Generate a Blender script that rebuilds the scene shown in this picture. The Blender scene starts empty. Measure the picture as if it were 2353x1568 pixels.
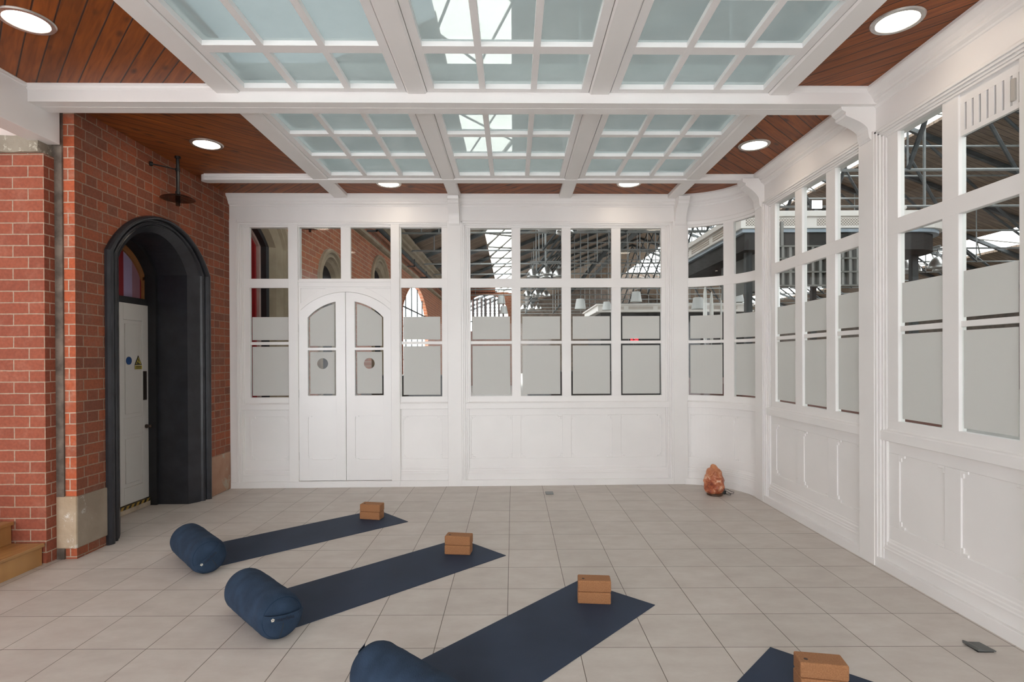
import bpy, bmesh, math, random
from mathutils import Vector, Matrix, noise
random.seed(7)
SC = bpy.context.scene
COL = SC.collection
PI = math.pi

# ------------------------------------------------------------------ camera
EYE = 1.601
cam_d = bpy.data.cameras.new('camera'); cam = bpy.data.objects.new('camera', cam_d); COL.objects.link(cam)
cam_d.sensor_width = 36.0
cam_d.lens = 1288.5 / 2353 * 36
cam_d.shift_y = (829.4 - 784) / 2353
cam_d.clip_start = 0.05; cam_d.clip_end = 500
yaw, pitch, roll = 0.00183, -0.00334, -0.00452
cyw, syw = math.cos(yaw), math.sin(yaw); cp, sp = math.cos(pitch), math.sin(pitch); cr, sr = math.cos(roll), math.sin(roll)
A = Matrix(((cyw, syw, 0), (-syw, cyw, 0), (0, 0, 1)))
B = Matrix(((1, 0, 0), (0, cp, sp), (0, -sp, cp)))
Cm = Matrix(((1, 0, 0), (0, 0, -1), (0, 1, 0)))
D = Matrix(((cr, -sr, 0), (sr, cr, 0), (0, 0, 1)))
Rw = D @ Cm @ B @ A
Rc = Matrix((Rw[0], -Rw[1], -Rw[2]))
cam.matrix_world = Matrix.Translation((0, 0, EYE)) @ Rc.transposed().to_4x4()
SC.camera = cam

# ------------------------------------------------------------------ world and exposure
w = bpy.data.worlds.new('sky'); SC.world = w; w.use_nodes = True
bg = w.node_tree.nodes['Background']; bg.inputs[0].default_value = (0.96, 0.98, 1.0, 1); bg.inputs[1].default_value = 5.5
SC.view_settings.view_transform = 'Standard'; SC.view_settings.look = 'None'
SC.view_settings.exposure = 0.43; SC.view_settings.gamma = 1.0; SC.view_settings.use_curve_mapping = False
SC.cycles.max_bounces = 10; SC.cycles.transparent_max_bounces = 24; SC.cycles.diffuse_bounces = 5
SC.cycles.use_denoising = True; SC.cycles.caustics_reflective = False; SC.cycles.caustics_refractive = False
SC.cycles.sample_clamp_indirect = 4.0

# ------------------------------------------------------------------ materials
MATS = {}
def _new(name):
    m = bpy.data.materials.new(name); m.use_nodes = True
    nt = m.node_tree; b = nt.nodes['Principled BSDF']; return m, nt, b
def paint(name, col, rough=0.5, var=0.04, scale=3.0, bump=0.0, bscale=60, metal=0.0, spec=0.5, vcol=None, detail=3):
    """colour with soft procedural variation"""
    if name in MATS: return MATS[name]
    m, nt, b = _new(name); N = nt.nodes; L = nt.links
    tc = N.new('ShaderNodeTexCoord'); nz = N.new('ShaderNodeTexNoise'); nz.inputs['Scale'].default_value = scale; nz.inputs['Detail'].default_value = detail
    L.new(tc.outputs['Object'], nz.inputs['Vector'])
    rp = N.new('ShaderNodeValToRGB'); L.new(nz.outputs['Fac'], rp.inputs['Fac'])
    c2 = vcol or tuple(min(1, c * (1 + var)) for c in col); c1 = tuple(c * (1 - var) for c in col) if vcol is None else col
    rp.color_ramp.elements[0].position = .35; rp.color_ramp.elements[1].position = .65
    rp.color_ramp.elements[0].color = (*c1, 1); rp.color_ramp.elements[1].color = (*c2, 1)
    L.new(rp.outputs['Color'], b.inputs['Base Color'])
    b.inputs['Roughness'].default_value = rough; b.inputs['Metallic'].default_value = metal; b.inputs['Specular IOR Level'].default_value = spec
    if bump > 0:
        n2 = N.new('ShaderNodeTexNoise'); n2.inputs['Scale'].default_value = bscale; n2.inputs['Detail'].default_value = 4
        L.new(tc.outputs['Object'], n2.inputs['Vector'])
        bp = N.new('ShaderNodeBump'); bp.inputs['Strength'].default_value = bump; bp.inputs['Distance'].default_value = .01
        L.new(n2.outputs['Fac'], bp.inputs['Height']); L.new(bp.outputs['Normal'], b.inputs['Normal'])
    MATS[name] = m; return m
def emit(name, col, s):
    if name in MATS: return MATS[name]
    m, nt, b = _new(name)
    b.inputs['Base Color'].default_value = (*col, 1); b.inputs['Emission Color'].default_value = (*col, 1); b.inputs['Emission Strength'].default_value = s
    MATS[name] = m; return m
def glassm(name, tint=(1, 1, 1), dust=0.0, dustcol=(.8, .9, .88), refl=1.0):
    m, nt, b = _new(name); N = nt.nodes; L = nt.links; N.remove(b); out = N['Material Output']
    t = N.new('ShaderNodeBsdfTransparent'); t.inputs[0].default_value = (*tint, 1)
    g = N.new('ShaderNodeBsdfGlossy'); g.inputs['Roughness'].default_value = 0.02
    fr = N.new('ShaderNodeFresnel'); fr.inputs['IOR'].default_value = 1.35
    mu = N.new('ShaderNodeMath'); mu.operation = 'MULTIPLY'; mu.inputs[1].default_value = refl; L.new(fr.outputs[0], mu.inputs[0])
    ge = N.new('ShaderNodeNewGeometry'); iv = N.new('ShaderNodeMath'); iv.operation = 'SUBTRACT'; iv.inputs[0].default_value = 1; L.new(ge.outputs['Backfacing'], iv.inputs[1])
    m3 = N.new('ShaderNodeMath'); m3.operation = 'MULTIPLY'; L.new(mu.outputs[0], m3.inputs[0]); L.new(iv.outputs[0], m3.inputs[1]); mu = m3
    mx = N.new('ShaderNodeMixShader'); L.new(mu.outputs[0], mx.inputs[0]); L.new(t.outputs[0], mx.inputs[1]); L.new(g.outputs[0], mx.inputs[2])
    last = mx
    if dust > 0:
        tr = N.new('ShaderNodeBsdfTranslucent'); tr.inputs[0].default_value = (*dustcol, 1)
        m2 = N.new('ShaderNodeMixShader'); m2.inputs[0].default_value = dust
        nz = N.new('ShaderNodeTexNoise'); nz.inputs['Scale'].default_value = 2.5; nz.inputs['Detail'].default_value = 6
        tc = N.new('ShaderNodeTexCoord'); L.new(tc.outputs['Object'], nz.inputs['Vector'])
        mr = N.new('ShaderNodeMapRange'); mr.inputs[3].default_value = dust * .8; mr.inputs[4].default_value = dust * 1.2
        L.new(nz.outputs['Fac'], mr.inputs[0]); L.new(mr.outputs[0], m2.inputs[0])
        L.new(mx.outputs[0], m2.inputs[1]); L.new(tr.outputs[0], m2.inputs[2]); last = m2
    L.new(last.outputs[0], out.inputs['Surface']); MATS[name] = m; return m
def frost(name, col=(.82, .82, .80), back=.5, clear=.1):
    m, nt, b = _new(name); N = nt.nodes; L = nt.links; N.remove(b); out = N['Material Output']
    d = N.new('ShaderNodeBsdfDiffuse'); d.inputs[0].default_value = (*col, 1)
    t = N.new('ShaderNodeBsdfTranslucent'); t.inputs[0].default_value = (*col, 1)
    mx = N.new('ShaderNodeMixShader'); mx.inputs[0].default_value = back; L.new(d.outputs[0], mx.inputs[1]); L.new(t.outputs[0], mx.inputs[2])
    L.new(mx.outputs[0], out.inputs['Surface']); MATS[name] = m; return m
def brickm(name, c1, c2, mortar, bw=.243, rh=.0895, ms=.005, uv='XZ', stain=(.5, .35, .28), stain_amt=.35, shift=(0, 0), squash=1.0, bump=.6, c3=None):
    m, nt, b = _new(name); N = nt.nodes; L = nt.links
    tc = N.new('ShaderNodeTexCoord'); sx = N.new('ShaderNodeSeparateXYZ'); cx = N.new('ShaderNodeCombineXYZ')
    L.new(tc.outputs['Object'], sx.inputs[0])
    def sh(o, v):
        a = N.new('ShaderNodeMath'); a.operation = 'ADD'; a.inputs[1].default_value = v; L.new(o, a.inputs[0]); return a.outputs[0]
    L.new(sh(sx.outputs[uv[0]], shift[0]), cx.inputs[0]); L.new(sh(sx.outputs[uv[1]], shift[1]), cx.inputs[1])
    # slight wobble of the joints
    nw = N.new('ShaderNodeTexNoise'); nw.inputs['Scale'].default_value = 9; L.new(tc.outputs['Object'], nw.inputs['Vector'])
    vm = N.new('ShaderNodeVectorMath'); vm.operation = 'MULTIPLY_ADD'; vm.inputs[1].default_value = (.006, .006, 0); L.new(nw.outputs['Color'], vm.inputs[0]); L.new(cx.outputs[0], vm.inputs[2])
    br = N.new('ShaderNodeTexBrick'); L.new(vm.outputs[0], br.inputs['Vector'])
    br.inputs['Scale'].default_value = 1; br.inputs['Brick Width'].default_value = bw; br.inputs['Row Height'].default_value = rh
    br.inputs['Mortar Size'].default_value = ms; br.inputs['Mortar Smooth'].default_value = .25; br.offset = .5; br.squash = squash; br.squash_frequency = 2
    br.inputs['Color1'].default_value = (*c1, 1); br.inputs['Color2'].default_value = (*c2, 1); br.inputs['Mortar'].default_value = (*mortar, 1)
    n1 = N.new('ShaderNodeTexNoise'); n1.inputs['Scale'].default_value = 5; n1.inputs['Detail'].default_value = 8; n1.inputs['Roughness'].default_value = .7
    L.new(tc.outputs['Object'], n1.inputs['Vector'])
    mr = N.new('ShaderNodeMapRange'); mr.inputs[1].default_value = .5; mr.inputs[2].default_value = .72; mr.inputs[4].default_value = stain_amt
    L.new(n1.outputs['Fac'], mr.inputs[0])
    mix = N.new('ShaderNodeMixRGB'); L.new(mr.outputs[0], mix.inputs[0]); L.new(br.outputs['Color'], mix.inputs[1]); mix.inputs[2].default_value = (*stain, 1)
    n3 = N.new('ShaderNodeTexNoise'); n3.inputs['Scale'].default_value = 45; n3.inputs['Detail'].default_value = 5; L.new(tc.outputs['Object'], n3.inputs['Vector'])
    ov = N.new('ShaderNodeMixRGB'); ov.blend_type = 'OVERLAY'; ov.inputs[0].default_value = .35; L.new(mix.outputs[0], ov.inputs[1]); L.new(n3.outputs['Fac'], ov.inputs[2])
    L.new(ov.outputs[0], b.inputs['Base Color']); b.inputs['Roughness'].default_value = .8
    bp = N.new('ShaderNodeBump'); bp.inputs['Strength'].default_value = bump; bp.inputs['Distance'].default_value = .006; bp.invert = True
    L.new(br.outputs['Fac'], bp.inputs['Height'])
    b2 = N.new('ShaderNodeBump'); b2.inputs['Strength'].default_value = .3; b2.inputs['Distance'].default_value = .004; L.new(n3.outputs['Fac'], b2.inputs['Height']); L.new(bp.outputs[0], b2.inputs['Normal'])
    L.new(b2.outputs[0], b.inputs['Normal']); MATS[name] = m; return m
def boards(name, direction, pitch=.111, dark=(.150, .034, .003), light=(.31, .080, .009), gap=.05, seam=(.03, .008, .003), knots=True, plane='XY', rough=.55):
    """tongue-and-groove boards running along `direction` in a plane"""
    m, nt, b = _new(name); N = nt.nodes; L = nt.links
    tc = N.new('ShaderNodeTexCoord'); sx = N.new('ShaderNodeSeparateXYZ'); L.new(tc.outputs['Object'], sx.inputs[0])
    dx, dy = direction; l = math.hypot(dx, dy); dx /= l; dy /= l
    U, V = sx.outputs[plane[0]], sx.outputs[plane[1]]
    def lin(a, c, off=0):
        m1 = N.new('ShaderNodeMath'); m1.operation = 'MULTIPLY'; m1.inputs[1].default_value = a; L.new(U, m1.inputs[0])
        m2 = N.new('ShaderNodeMath'); m2.operation = 'MULTIPLY_ADD'; m2.inputs[1].default_value = c; L.new(V, m2.inputs[0]); L.new(m1.outputs[0], m2.inputs[2]); return m2.outputs[0]
    along = lin(dx, dy); across = lin(-dy, dx)
    dv = N.new('ShaderNodeMath'); dv.operation = 'DIVIDE'; dv.inputs[1].default_value = pitch; L.new(across, dv.inputs[0])
    fr = N.new('ShaderNodeMath'); fr.operation = 'FRACT'; L.new(dv.outputs[0], fr.inputs[0])
    fl = N.new('ShaderNodeMath'); fl.operation = 'FLOOR'; L.new(dv.outputs[0], fl.inputs[0])
    cb = N.new('ShaderNodeCombineXYZ')
    s1 = N.new('ShaderNodeMath'); s1.operation = 'MULTIPLY'; s1.inputs[1].default_value = 1.3; L.new(along, s1.inputs[0]); L.new(s1.outputs[0], cb.inputs[0])
    s2 = N.new('ShaderNodeMath'); s2.operation = 'MULTIPLY'; s2.inputs[1].default_value = 16; L.new(across, s2.inputs[0]); L.new(s2.outputs[0], cb.inputs[1])
    s3 = N.new('ShaderNodeMath'); s3.operation = 'MULTIPLY'; s3.inputs[1].default_value = 3.7; L.new(fl.outputs[0], s3.inputs[0]); L.new(s3.outputs[0], cb.inputs[2])
    nz = N.new('ShaderNodeTexNoise'); nz.inputs['Scale'].default_value = 2.2; nz.inputs['Detail'].default_value = 6; nz.inputs['Distortion'].default_value = .6; L.new(cb.outputs[0], nz.inputs['Vector'])
    rp = N.new('ShaderNodeValToRGB'); rp.color_ramp.elements[0].position = .3; rp.color_ramp.elements[1].position = .7
    rp.color_ramp.elements[0].color = (*dark, 1); rp.color_ramp.elements[1].color = (*light, 1); L.new(nz.outputs['Fac'], rp.inputs['Fac'])
    col = rp.outputs[0]
    if knots:
        ck = N.new('ShaderNodeCombineXYZ'); k1 = N.new('ShaderNodeMath'); k1.operation = 'MULTIPLY'; k1.inputs[1].default_value = 3.2; L.new(along, k1.inputs[0]); L.new(k1.outputs[0], ck.inputs[0])
        k2 = N.new('ShaderNodeMath'); k2.operation = 'MULTIPLY'; k2.inputs[1].default_value = 8.5; L.new(across, k2.inputs[0]); L.new(k2.outputs[0], ck.inputs[1])
        vo = N.new('ShaderNodeTexVoronoi'); vo.inputs['Scale'].default_value = 1.0; L.new(ck.outputs[0], vo.inputs['Vector'])
        km = N.new('ShaderNodeMapRange'); km.inputs[1].default_value = .07; km.inputs[2].default_value = .22; km.inputs[3].default_value = .9; km.inputs[4].default_value = 0; L.new(vo.outputs['Distance'], km.inputs[0])
        mk = N.new('ShaderNodeMixRGB'); L.new(km.outputs[0], mk.inputs[0]); L.new(col, mk.inputs[1]); mk.inputs[2].default_value = (seam[0] * 1.5, seam[1] * 1.5, seam[2] * 1.5, 1); col = mk.outputs[0]
    wn = N.new('ShaderNodeTexWhiteNoise'); wn.noise_dimensions = '1D'; L.new(fl.outputs[0], wn.inputs['W'])
    hs = N.new('ShaderNodeHueSaturation'); vr = N.new('ShaderNodeMapRange'); vr.inputs[3].default_value = .82; vr.inputs[4].default_value = 1.15; L.new(wn.outputs['Value'], vr.inputs[0]); L.new(vr.outputs[0], hs.inputs['Value']); L.new(col, hs.inputs['Color'])
    pg = N.new('ShaderNodeMath'); pg.operation = 'PINGPONG'; pg.inputs[1].default_value = .5; L.new(fr.outputs[0], pg.inputs[0])
    lt = N.new('ShaderNodeMapRange'); lt.inputs[1].default_value = gap * .4; lt.inputs[2].default_value = gap; lt.inputs[3].default_value = 1; lt.inputs[4].default_value = 0; L.new(pg.outputs[0], lt.inputs[0])
    mx = N.new('ShaderNodeMixRGB'); L.new(lt.outputs[0], mx.inputs[0]); L.new(hs.outputs[0], mx.inputs[1]); mx.inputs[2].default_value = (*seam, 1)
    L.new(mx.outputs[0], b.inputs['Base Color']); b.inputs['Roughness'].default_value = rough
    bp = N.new('ShaderNodeBump'); bp.inputs['Strength'].default_value = .6; bp.inputs['Distance'].default_value = .005; bp.invert = True; L.new(lt.outputs[0], bp.inputs['Height']); L.new(bp.outputs[0], b.inputs['Normal'])
    MATS[name] = m; return m

WHITE = paint('white_paint', (.80, .782, .770), .38, .02, 2.0, bump=.03, bscale=14)
WHITE2 = paint('white_gloss_paint', (.80, .785, .78), .3, .015, 2.0)
SILVER = paint('brushed_steel', (.55, .54, .52), .3, .05, 20, metal=.9)
WOOD_A = boards('pine_ceiling_one_way', (1, -1))
WOOD_B = boards('pine_ceiling_other_way', (1, 1))
CHAR = paint('charcoal_paint', (.018, .019, .024), .35, .25, 6, bump=.25, bscale=25)
CHARD = paint('charcoal_matt_paint', (.012, .012, .014), .6, .2, 6)
BLACK = paint('black_iron', (.006, .007, .008), .4, .2, 8)
GLASS = glassm('window_glass', (.95, .97, .96))
SKYGLASS = glassm('rooflight_glass', (.60, .635, .625), dust=.34, dustcol=(.57, .60, .59), refl=.5)
FROST = frost('frosted_film')
NAVY = paint('navy_suede', (.024, .042, .074), .9, .18, 9, bump=.35, bscale=180, spec=.2)
NAVYD = paint('navy_suede_dark', (.013, .028, .055), .95, .15, 9, spec=.15)
MATM = paint('navy_rubber', (.030, .044, .076), .66, .12, 2.2, bump=.12, bscale=260, spec=.22)
STEEL_PIPE = paint('galvanised_pipe', (.24, .25, .25), .5, .15, 3, metal=.3)
IRON = paint('roof_iron', (.035, .04, .042), .6, .2, 3)

# ------------------------------------------------------------------ mesh helpers
def tag(o, label=None, cat=None, group=None, kind=None):
    if label: o['label'] = label
    if cat: o['category'] = cat
    if group: o['group'] = group
    if kind: o['kind'] = kind
    return o
def empty(name, loc=(0, 0, 0), rz=0, label=None, cat=None, group=None, kind=None):
    o = bpy.data.objects.new(name, None); COL.objects.link(o); o.location = loc; o.rotation_euler = (0, 0, rz); o.empty_display_size = .1
    return tag(o, label, cat, group, kind)
class MB:
    def __init__(s, f=None): s.bm = bmesh.new(); s.f = f or (lambda u, n, z: (u, n, z))
    def box(s, u0, u1, n0, n1, z0, z1, seg=1, top_n=None):
        """box in the local frame, split along u so that it can bend"""
        rings = []
        for i in range(seg + 1):
            u = u0 + (u1 - u0) * i / seg
            rings.append([s.bm.verts.new(s.f(u, n, z)) for n, z in ((n0, z0), (n1, z0), (n1, z1), (n0, z1))])
        for a, b in zip(rings, rings[1:]):
            for k in range(4): s.bm.faces.new((a[k], a[(k + 1) % 4], b[(k + 1) % 4], b[k]))
        s.bm.faces.new(rings[0][::-1]); s.bm.faces.new(rings[-1]); return s
    def prof(s, u0, u1, pts, seg=1):
        """extrude a closed (n,z) profile along u"""
        rings = []
        for i in range(seg + 1):
            u = u0 + (u1 - u0) * i / seg
            rings.append([s.bm.verts.new(s.f(u, n, z)) for n, z in pts])
        k = len(pts)
        for a, b in zip(rings, rings[1:]):
            for i in range(k): s.bm.faces.new((a[i], a[(i + 1) % k], b[(i + 1) % k], b[i]))
        s.bm.faces.new(rings[0][::-1]); s.bm.faces.new(rings[-1]); return s
    def prism(s, pts, n0, n1):
        """polygon in (u,z) given thickness n"""
        a = [s.bm.verts.new(s.f(u, n0, z)) for u, z in pts]; b = [s.bm.verts.new(s.f(u, n1, z)) for u, z in pts]
        k = len(pts)
        for i in range(k): s.bm.faces.new((a[i], a[(i + 1) % k], b[(i + 1) % k], b[i]))
        s.bm.faces.new(a[::-1]); s.bm.faces.new(b); return s
    def strip(s, A_, B_, n0, n1):
        """solid between two (u,z) polylines"""
        k = len(A_)
        va = [[s.bm.verts.new(s.f(u, n, z)) for u, z in A_] for n in (n0, n1)]; vb = [[s.bm.verts.new(s.f(u, n, z)) for u, z in B_] for n in (n0, n1)]
        for i in range(k - 1):
            s.bm.faces.new((va[0][i], va[0][i + 1], vb[0][i + 1], vb[0][i])); s.bm.faces.new((va[1][i], vb[1][i], vb[1][i + 1], va[1][i + 1]))
            s.bm.faces.new((va[0][i], va[1][i], va[1][i + 1], va[0][i + 1])); s.bm.faces.new((vb[0][i], vb[0][i + 1], vb[1][i + 1], vb[1][i]))
        for i in (0, k - 1): s.bm.faces.new((va[0][i], vb[0][i], vb[1][i], va[1][i]))
        return s
    def loft(s, curves, closed=False):
        """surface through a list of point lists"""
        R_ = [[s.bm.verts.new(s.f(*p)) for p in c] for c in curves]
        for a, b in zip(R_, R_[1:]):
            n = len(a)
            for i in range(n if closed else n - 1): s.bm.faces.new((a[i], a[(i + 1) % n], b[(i + 1) % n], b[i]))
        return s
    def tube(s, pts, r, seg=10, caps=True):
        P = [Vector(s.f(*p)) for p in pts]; rs = r if isinstance(r, (list, tuple)) else [r] * len(P); rings = []
        t0 = (P[1] - P[0]).normalized(); ref = Vector((0, 0, 1)) if abs(t0.z) < .9 else Vector((1, 0, 0)); n = t0.cross(ref).normalized()
        for i, p in enumerate(P):
            t = (P[min(i + 1, len(P) - 1)] - P[max(i - 1, 0)]).normalized(); n = (n - t * n.dot(t)).normalized(); b = t.cross(n)
            rings.append([s.bm.verts.new(p + (n * math.cos(2 * PI * k / seg) + b * math.sin(2 * PI * k / seg)) * rs[i]) for k in range(seg)])
        for a, b in zip(rings, rings[1:]):
            for k in range(seg): s.bm.faces.new((a[k], a[(k + 1) % seg], b[(k + 1) % seg], b[k]))
        if caps: s.bm.faces.new(rings[0][::-1]); s.bm.faces.new(rings[-1])
        return s
    def lathe(s, prof, seg=32, c=(0, 0, 0)):
        rings = []
        for r, z in prof:
            rings.append([s.bm.verts.new(s.f(c[0] + r * math.cos(2 * PI * k / seg), c[1] + r * math.sin(2 * PI * k / seg), c[2] + z)) for k in range(seg)])
        for a, b in zip(rings, rings[1:]):
            for k in range(seg): s.bm.faces.new((a[k], a[(k + 1) % seg], b[(k + 1) % seg], b[k]))
        if prof[0][0] > 1e-6: s.bm.faces.new(rings[0][::-1])
        if prof[-1][0] > 1e-6: s.bm.faces.new(rings[-1])
        return s
    def build(s, name, mat, parent=None, smooth=False, bevel=0, recalc=True, kind=None, seg=2):
        if recalc: bmesh.ops.recalc_face_normals(s.bm, faces=s.bm.faces)
        me = bpy.data.meshes.new(name); s.bm.to_mesh(me); s.bm.free()
        o = bpy.data.objects.new(name, me); COL.objects.link(o)
        for m in (mat if isinstance(mat, (list, tuple)) else [mat]): me.materials.append(m)
        if smooth:
            for p in me.polygons: p.use_smooth = True
        if bevel:
            b = o.modifiers.new('bevel', 'BEVEL'); b.width = bevel; b.segments = seg; b.limit_method = 'ANGLE'; b.angle_limit = .7
        if parent is not None: o.parent = parent
        if kind: o['kind'] = kind
        return o
def copy_tree(o, parent=None):
    c = o.copy(); COL.objects.link(c)
    if parent is not None: c.parent = parent
    for ch in list(o.children): copy_tree(ch, c)
    return c
def structure(mb, name, mat, **k):
    return mb.build(name, mat, kind='structure', **k)

# local frames of the joinery walls: u along the wall, n away from the room
SL = .0257
def fB(u, n, z): return (u - SL * n, 7.062 + SL * u + n, z)
XR = 2.775
def fR(u, n, z): return (XR + n, u, z)
CX, CY, CR = 2.09, 6.42, .695
def fC(a, n, z):
    r = CR + n; t = math.radians(a); return (CX + r * math.sin(t), CY + r * math.cos(t) , z)
ZC = 3.66                     # underside of the boarded ceiling
Z0, Z1, Z2, Z3, Z4, Z5 = 1.13, 1.79, 1.828, 2.505, 2.62, 3.262   # glazing rows

# ------------------------------------------------------------------ floor
def tilem():
    m, nt, b = _new('beige_porcelain_tiles'); N = nt.nodes; L = nt.links
    tc = N.new('ShaderNodeTexCoord'); mp = N.new('ShaderNodeMapping'); mp.inputs['Location'].default_value = (.4416 + 40, -5.10 + 40, 0); L.new(tc.outputs['Object'], mp.inputs[0])
    br = N.new('ShaderNodeTexBrick'); br.offset = 0; br.inputs['Scale'].default_value = 1; br.inputs['Brick Width'].default_value = .4; br.inputs['Row Height'].default_value = .4
    br.inputs['Mortar Size'].default_value = .0024; br.inputs['Mortar Smooth'].default_value = .3
    br.inputs['Color1'].default_value = (.585, .53, .485, 1); br.inputs['Color2'].default_value = (.54, .49, .447, 1); br.inputs['Mortar'].default_value = (.13, .105, .085, 1)
    L.new(mp.outputs[0], br.inputs['Vector'])
    st = N.new('ShaderNodeMapping'); st.inputs['Scale'].default_value = (2.6, 4.6, 1); L.new(tc.outputs['Object'], st.inputs[0])
    n1 = N.new('ShaderNodeTexNoise'); n1.inputs['Scale'].default_value = 1.4; n1.inputs['Detail'].default_value = 7; n1.inputs['Roughness'].default_value = .65; L.new(st.outputs[0], n1.inputs['Vector'])
    ov = N.new('ShaderNodeMixRGB'); ov.blend_type = 'OVERLAY'; ov.inputs[0].default_value = .28; L.new(br.outputs['Color'], ov.inputs[1]); L.new(n1.outputs['Fac'], ov.inputs[2])
    L.new(ov.outputs[0], b.inputs['Base Color'])
    rr = N.new('ShaderNodeMapRange'); rr.inputs[3].default_value = .42; rr.inputs[4].default_value = .62; L.new(n1.outputs['Fac'], rr.inputs[0]); L.new(rr.outputs[0], b.inputs['Roughness'])
    bp = N.new('ShaderNodeBump'); bp.inputs['Strength'].default_value = .5; bp.inputs['Distance'].default_value = .002; bp.invert = True; L.new(br.outputs['Fac'], bp.inputs['Height']); L.new(bp.outputs[0], b.inputs['Normal'])
    b.inputs['Specular IOR Level'].default_value = .35
    return m
mb = MB(); mb.box(-7.5, 2.95, -4.0, 7.3, -.12, 0); structure(mb, 'floor', tilem())

# ------------------------------------------------------------------ back, curved and right joinery walls
def panel_field(mb, u0, u1, z0, z1, panels, n=.05, seg=1):
    """dado field with sunk, ear-cornered panels; panels = [(ua,ub,za,zb)]"""
    ed = sorted(panels)
    cur = u0; za, zb = panels[0][2], panels[0][3]
    mb.box(u0, u1, n, n + .03, z0, za, seg); mb.box(u0, u1, n, n + .03, zb, z1, seg)
    for pa, pb, _, _ in ed:
        mb.box(cur, pa, n, n + .03, za, zb, seg); cur = pb
    mb.box(cur, u1, n, n + .03, za, zb, seg)
    mb.box(u0, u1, n + .010, n + .045, z0 + .001, z1 - .001, seg)
    for pa, pb, _, _ in ed:
        s_ = 1 if pb > pa else -1
        k = (pb - pa)
        e = .055 if abs(k) < 5 else 4.0     # ears: metres on flat walls, degrees on the curved wall
        g = .02 if abs(k) < 5 else 1.5
        for (a, c) in ((pa, 1), (pb, -1)):
            for (z, d) in ((za, 1), (zb, -1)):
                ua, ub = sorted((a, a + c * e)); q0, q1 = sorted((z, z + d * .02)); mb.box(ua, ub, n, n + .03, q0, q1)
                ua, ub = sorted((a, a + c * g)); q0, q1 = sorted((z, z + d * .05)); mb.box(ua, ub, n + .0007, n + .03, q0, q1)
def dado(f, name, u0, u1, panels, seg=1, plinth=True):
    mb = MB(f)
    mb.prof(u0, u1, [(.02, .055), (.12, .055), (.12, .155), (.030, .155), (.030, .075)], seg)
    mb.prof(u0, u1, [(.025, .150), (.09, .150), (.09, .240), (.050, .240), (.046, .228), (.046, .216), (.036, .210), (.036, .190), (.030, .182), (.030, .168), (.025, .160)], seg)
    panel_field(mb, u0, u1, .23, .985, panels, seg=seg)
    mb.prof(u0, u1, [(.014, .975), (.10, .975), (.10, 1.075), (.045, 1.075), (.035, 1.056), (.020, 1.050), (.014, 1.040)], seg)
    return structure(mb, name, WHITE, bevel=.003)
def bay_trim(f, name, u0, u1, zt=3.325, seg=1, w=.022, deg=1.0):
    """moulded architrave standing inside the posts, both sides and head"""
    mb = MB(f)
    for k, (a, nn) in enumerate(((0, .001), (1, .011), (2, .0233), (3, .0317))):
        i, j = a * w * deg, (a + 1) * w * deg
        mb.box(u0 + i, u0 + j, nn, .13, .06, zt - a * w, 1); mb.box(u1 - j, u1 - i, nn, .13, .06, zt - a * w, 1)
        mb.box(u0 + i, u1 - i, nn, .13, zt - (a + 1) * w * .8, zt - a * w * .8, seg)
    return structure(mb, name, WHITE, bevel=.002)
WIN = [0]
def window(f, u0, u1, cols, seg=1, rows=None, film=True, frostm=None, label=None, inset=.022, deg=1.0, vent=None, zlo=1.06, zhi=3.33):
    """glazed bay: cols = [(ua, ub)...]; an Empty-like frame mesh with glass and film children"""
    WIN[0] += 1
    rows = rows or ((Z0, Z1), (Z2, Z3), (Z4, Z5))
    mb = MB(f); n0, n1 = .040, .092
    zs = [zlo] + [v for r in rows for v in r] + [zhi]
    for i in range(0, len(zs), 2):
        nn = n0 + (.018 if 0 < i < 4 and zs[i + 1] - zs[i] < .06 else 0)
        mb.box(u0, u1, nn, n1 - .006, zs[i], zs[i + 1], seg)
    cur = u0
    for a, b in list(cols) + [(u1, None)]:
        if a > cur + 1e-4: mb.box(cur, a, n0 + .0009, n1, zlo + .0006, zhi - .0006, 1 if deg == 1 else max(1, int((a - cur) / 3)))
        cur = b
    fr = mb.build('window_%d' % WIN[0], WHITE, bevel=.003, kind='structure')
    if label: fr['label'] = label
    g = MB(f)
    for a, b in cols:
        for i, (z0, z1) in enumerate(rows):
            if vent and (a, i) == vent[0]: z1 = vent[1]
            g.box(a - .005 * deg, b + .005 * deg, .062, .066, z0 - .004, z1 + .004, max(1, seg // 2))
    g.build('glass', GLASS, fr)
    if film:
        h = MB(f)
        for a, b in cols:
            h.box(a + inset * deg, b - inset * deg, .0565, .0595, Z0 + .022, Z1 - .022, max(1, seg // 2))
            h.box(a + inset * deg, b - inset * deg, .0565, .0595, Z2 + .022, 2.140, max(1, seg // 2))
        h.build('frosted_film', frostm or FROST, fr)
    return fr

# --- back wall, left bays beside and above the double doors
P1 = (-3.29, -2.80); P4 = (-1.405, -.895); PT1 = (-2.674, -2.158); PT2 = (-2.038, -1.532)
BAY2 = [(-.533, -.013), (.100, .624), (.740, 1.259), (1.376, 1.896)]
mb = MB(fB); mb.box(-3.60, 2.19, 0, .13, -.01, .077); structure(mb, 'baseboard_back', WHITE, bevel=.004)
dado(fB, 'wall_back', -3.46, -2.80, [(-3.29, -2.82, .345, .885)])
dado(fB, 'wall_back', -1.43, -.82, [(-1.385, -.90, .345, .885)])
dado(fB, 'wall_back', -.60, 2.0, [(a, b, .345, .885) for a, b in BAY2])
window(fB, -3.375, -2.80, [P1]); window(fB, -1.43, -.815, [P4]); window(fB, -.62, 1.985, BAY2)
window(fB, -2.70, -1.51, [PT1, PT2], rows=((Z4, Z5),), film=False, zlo=2.58)
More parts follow.
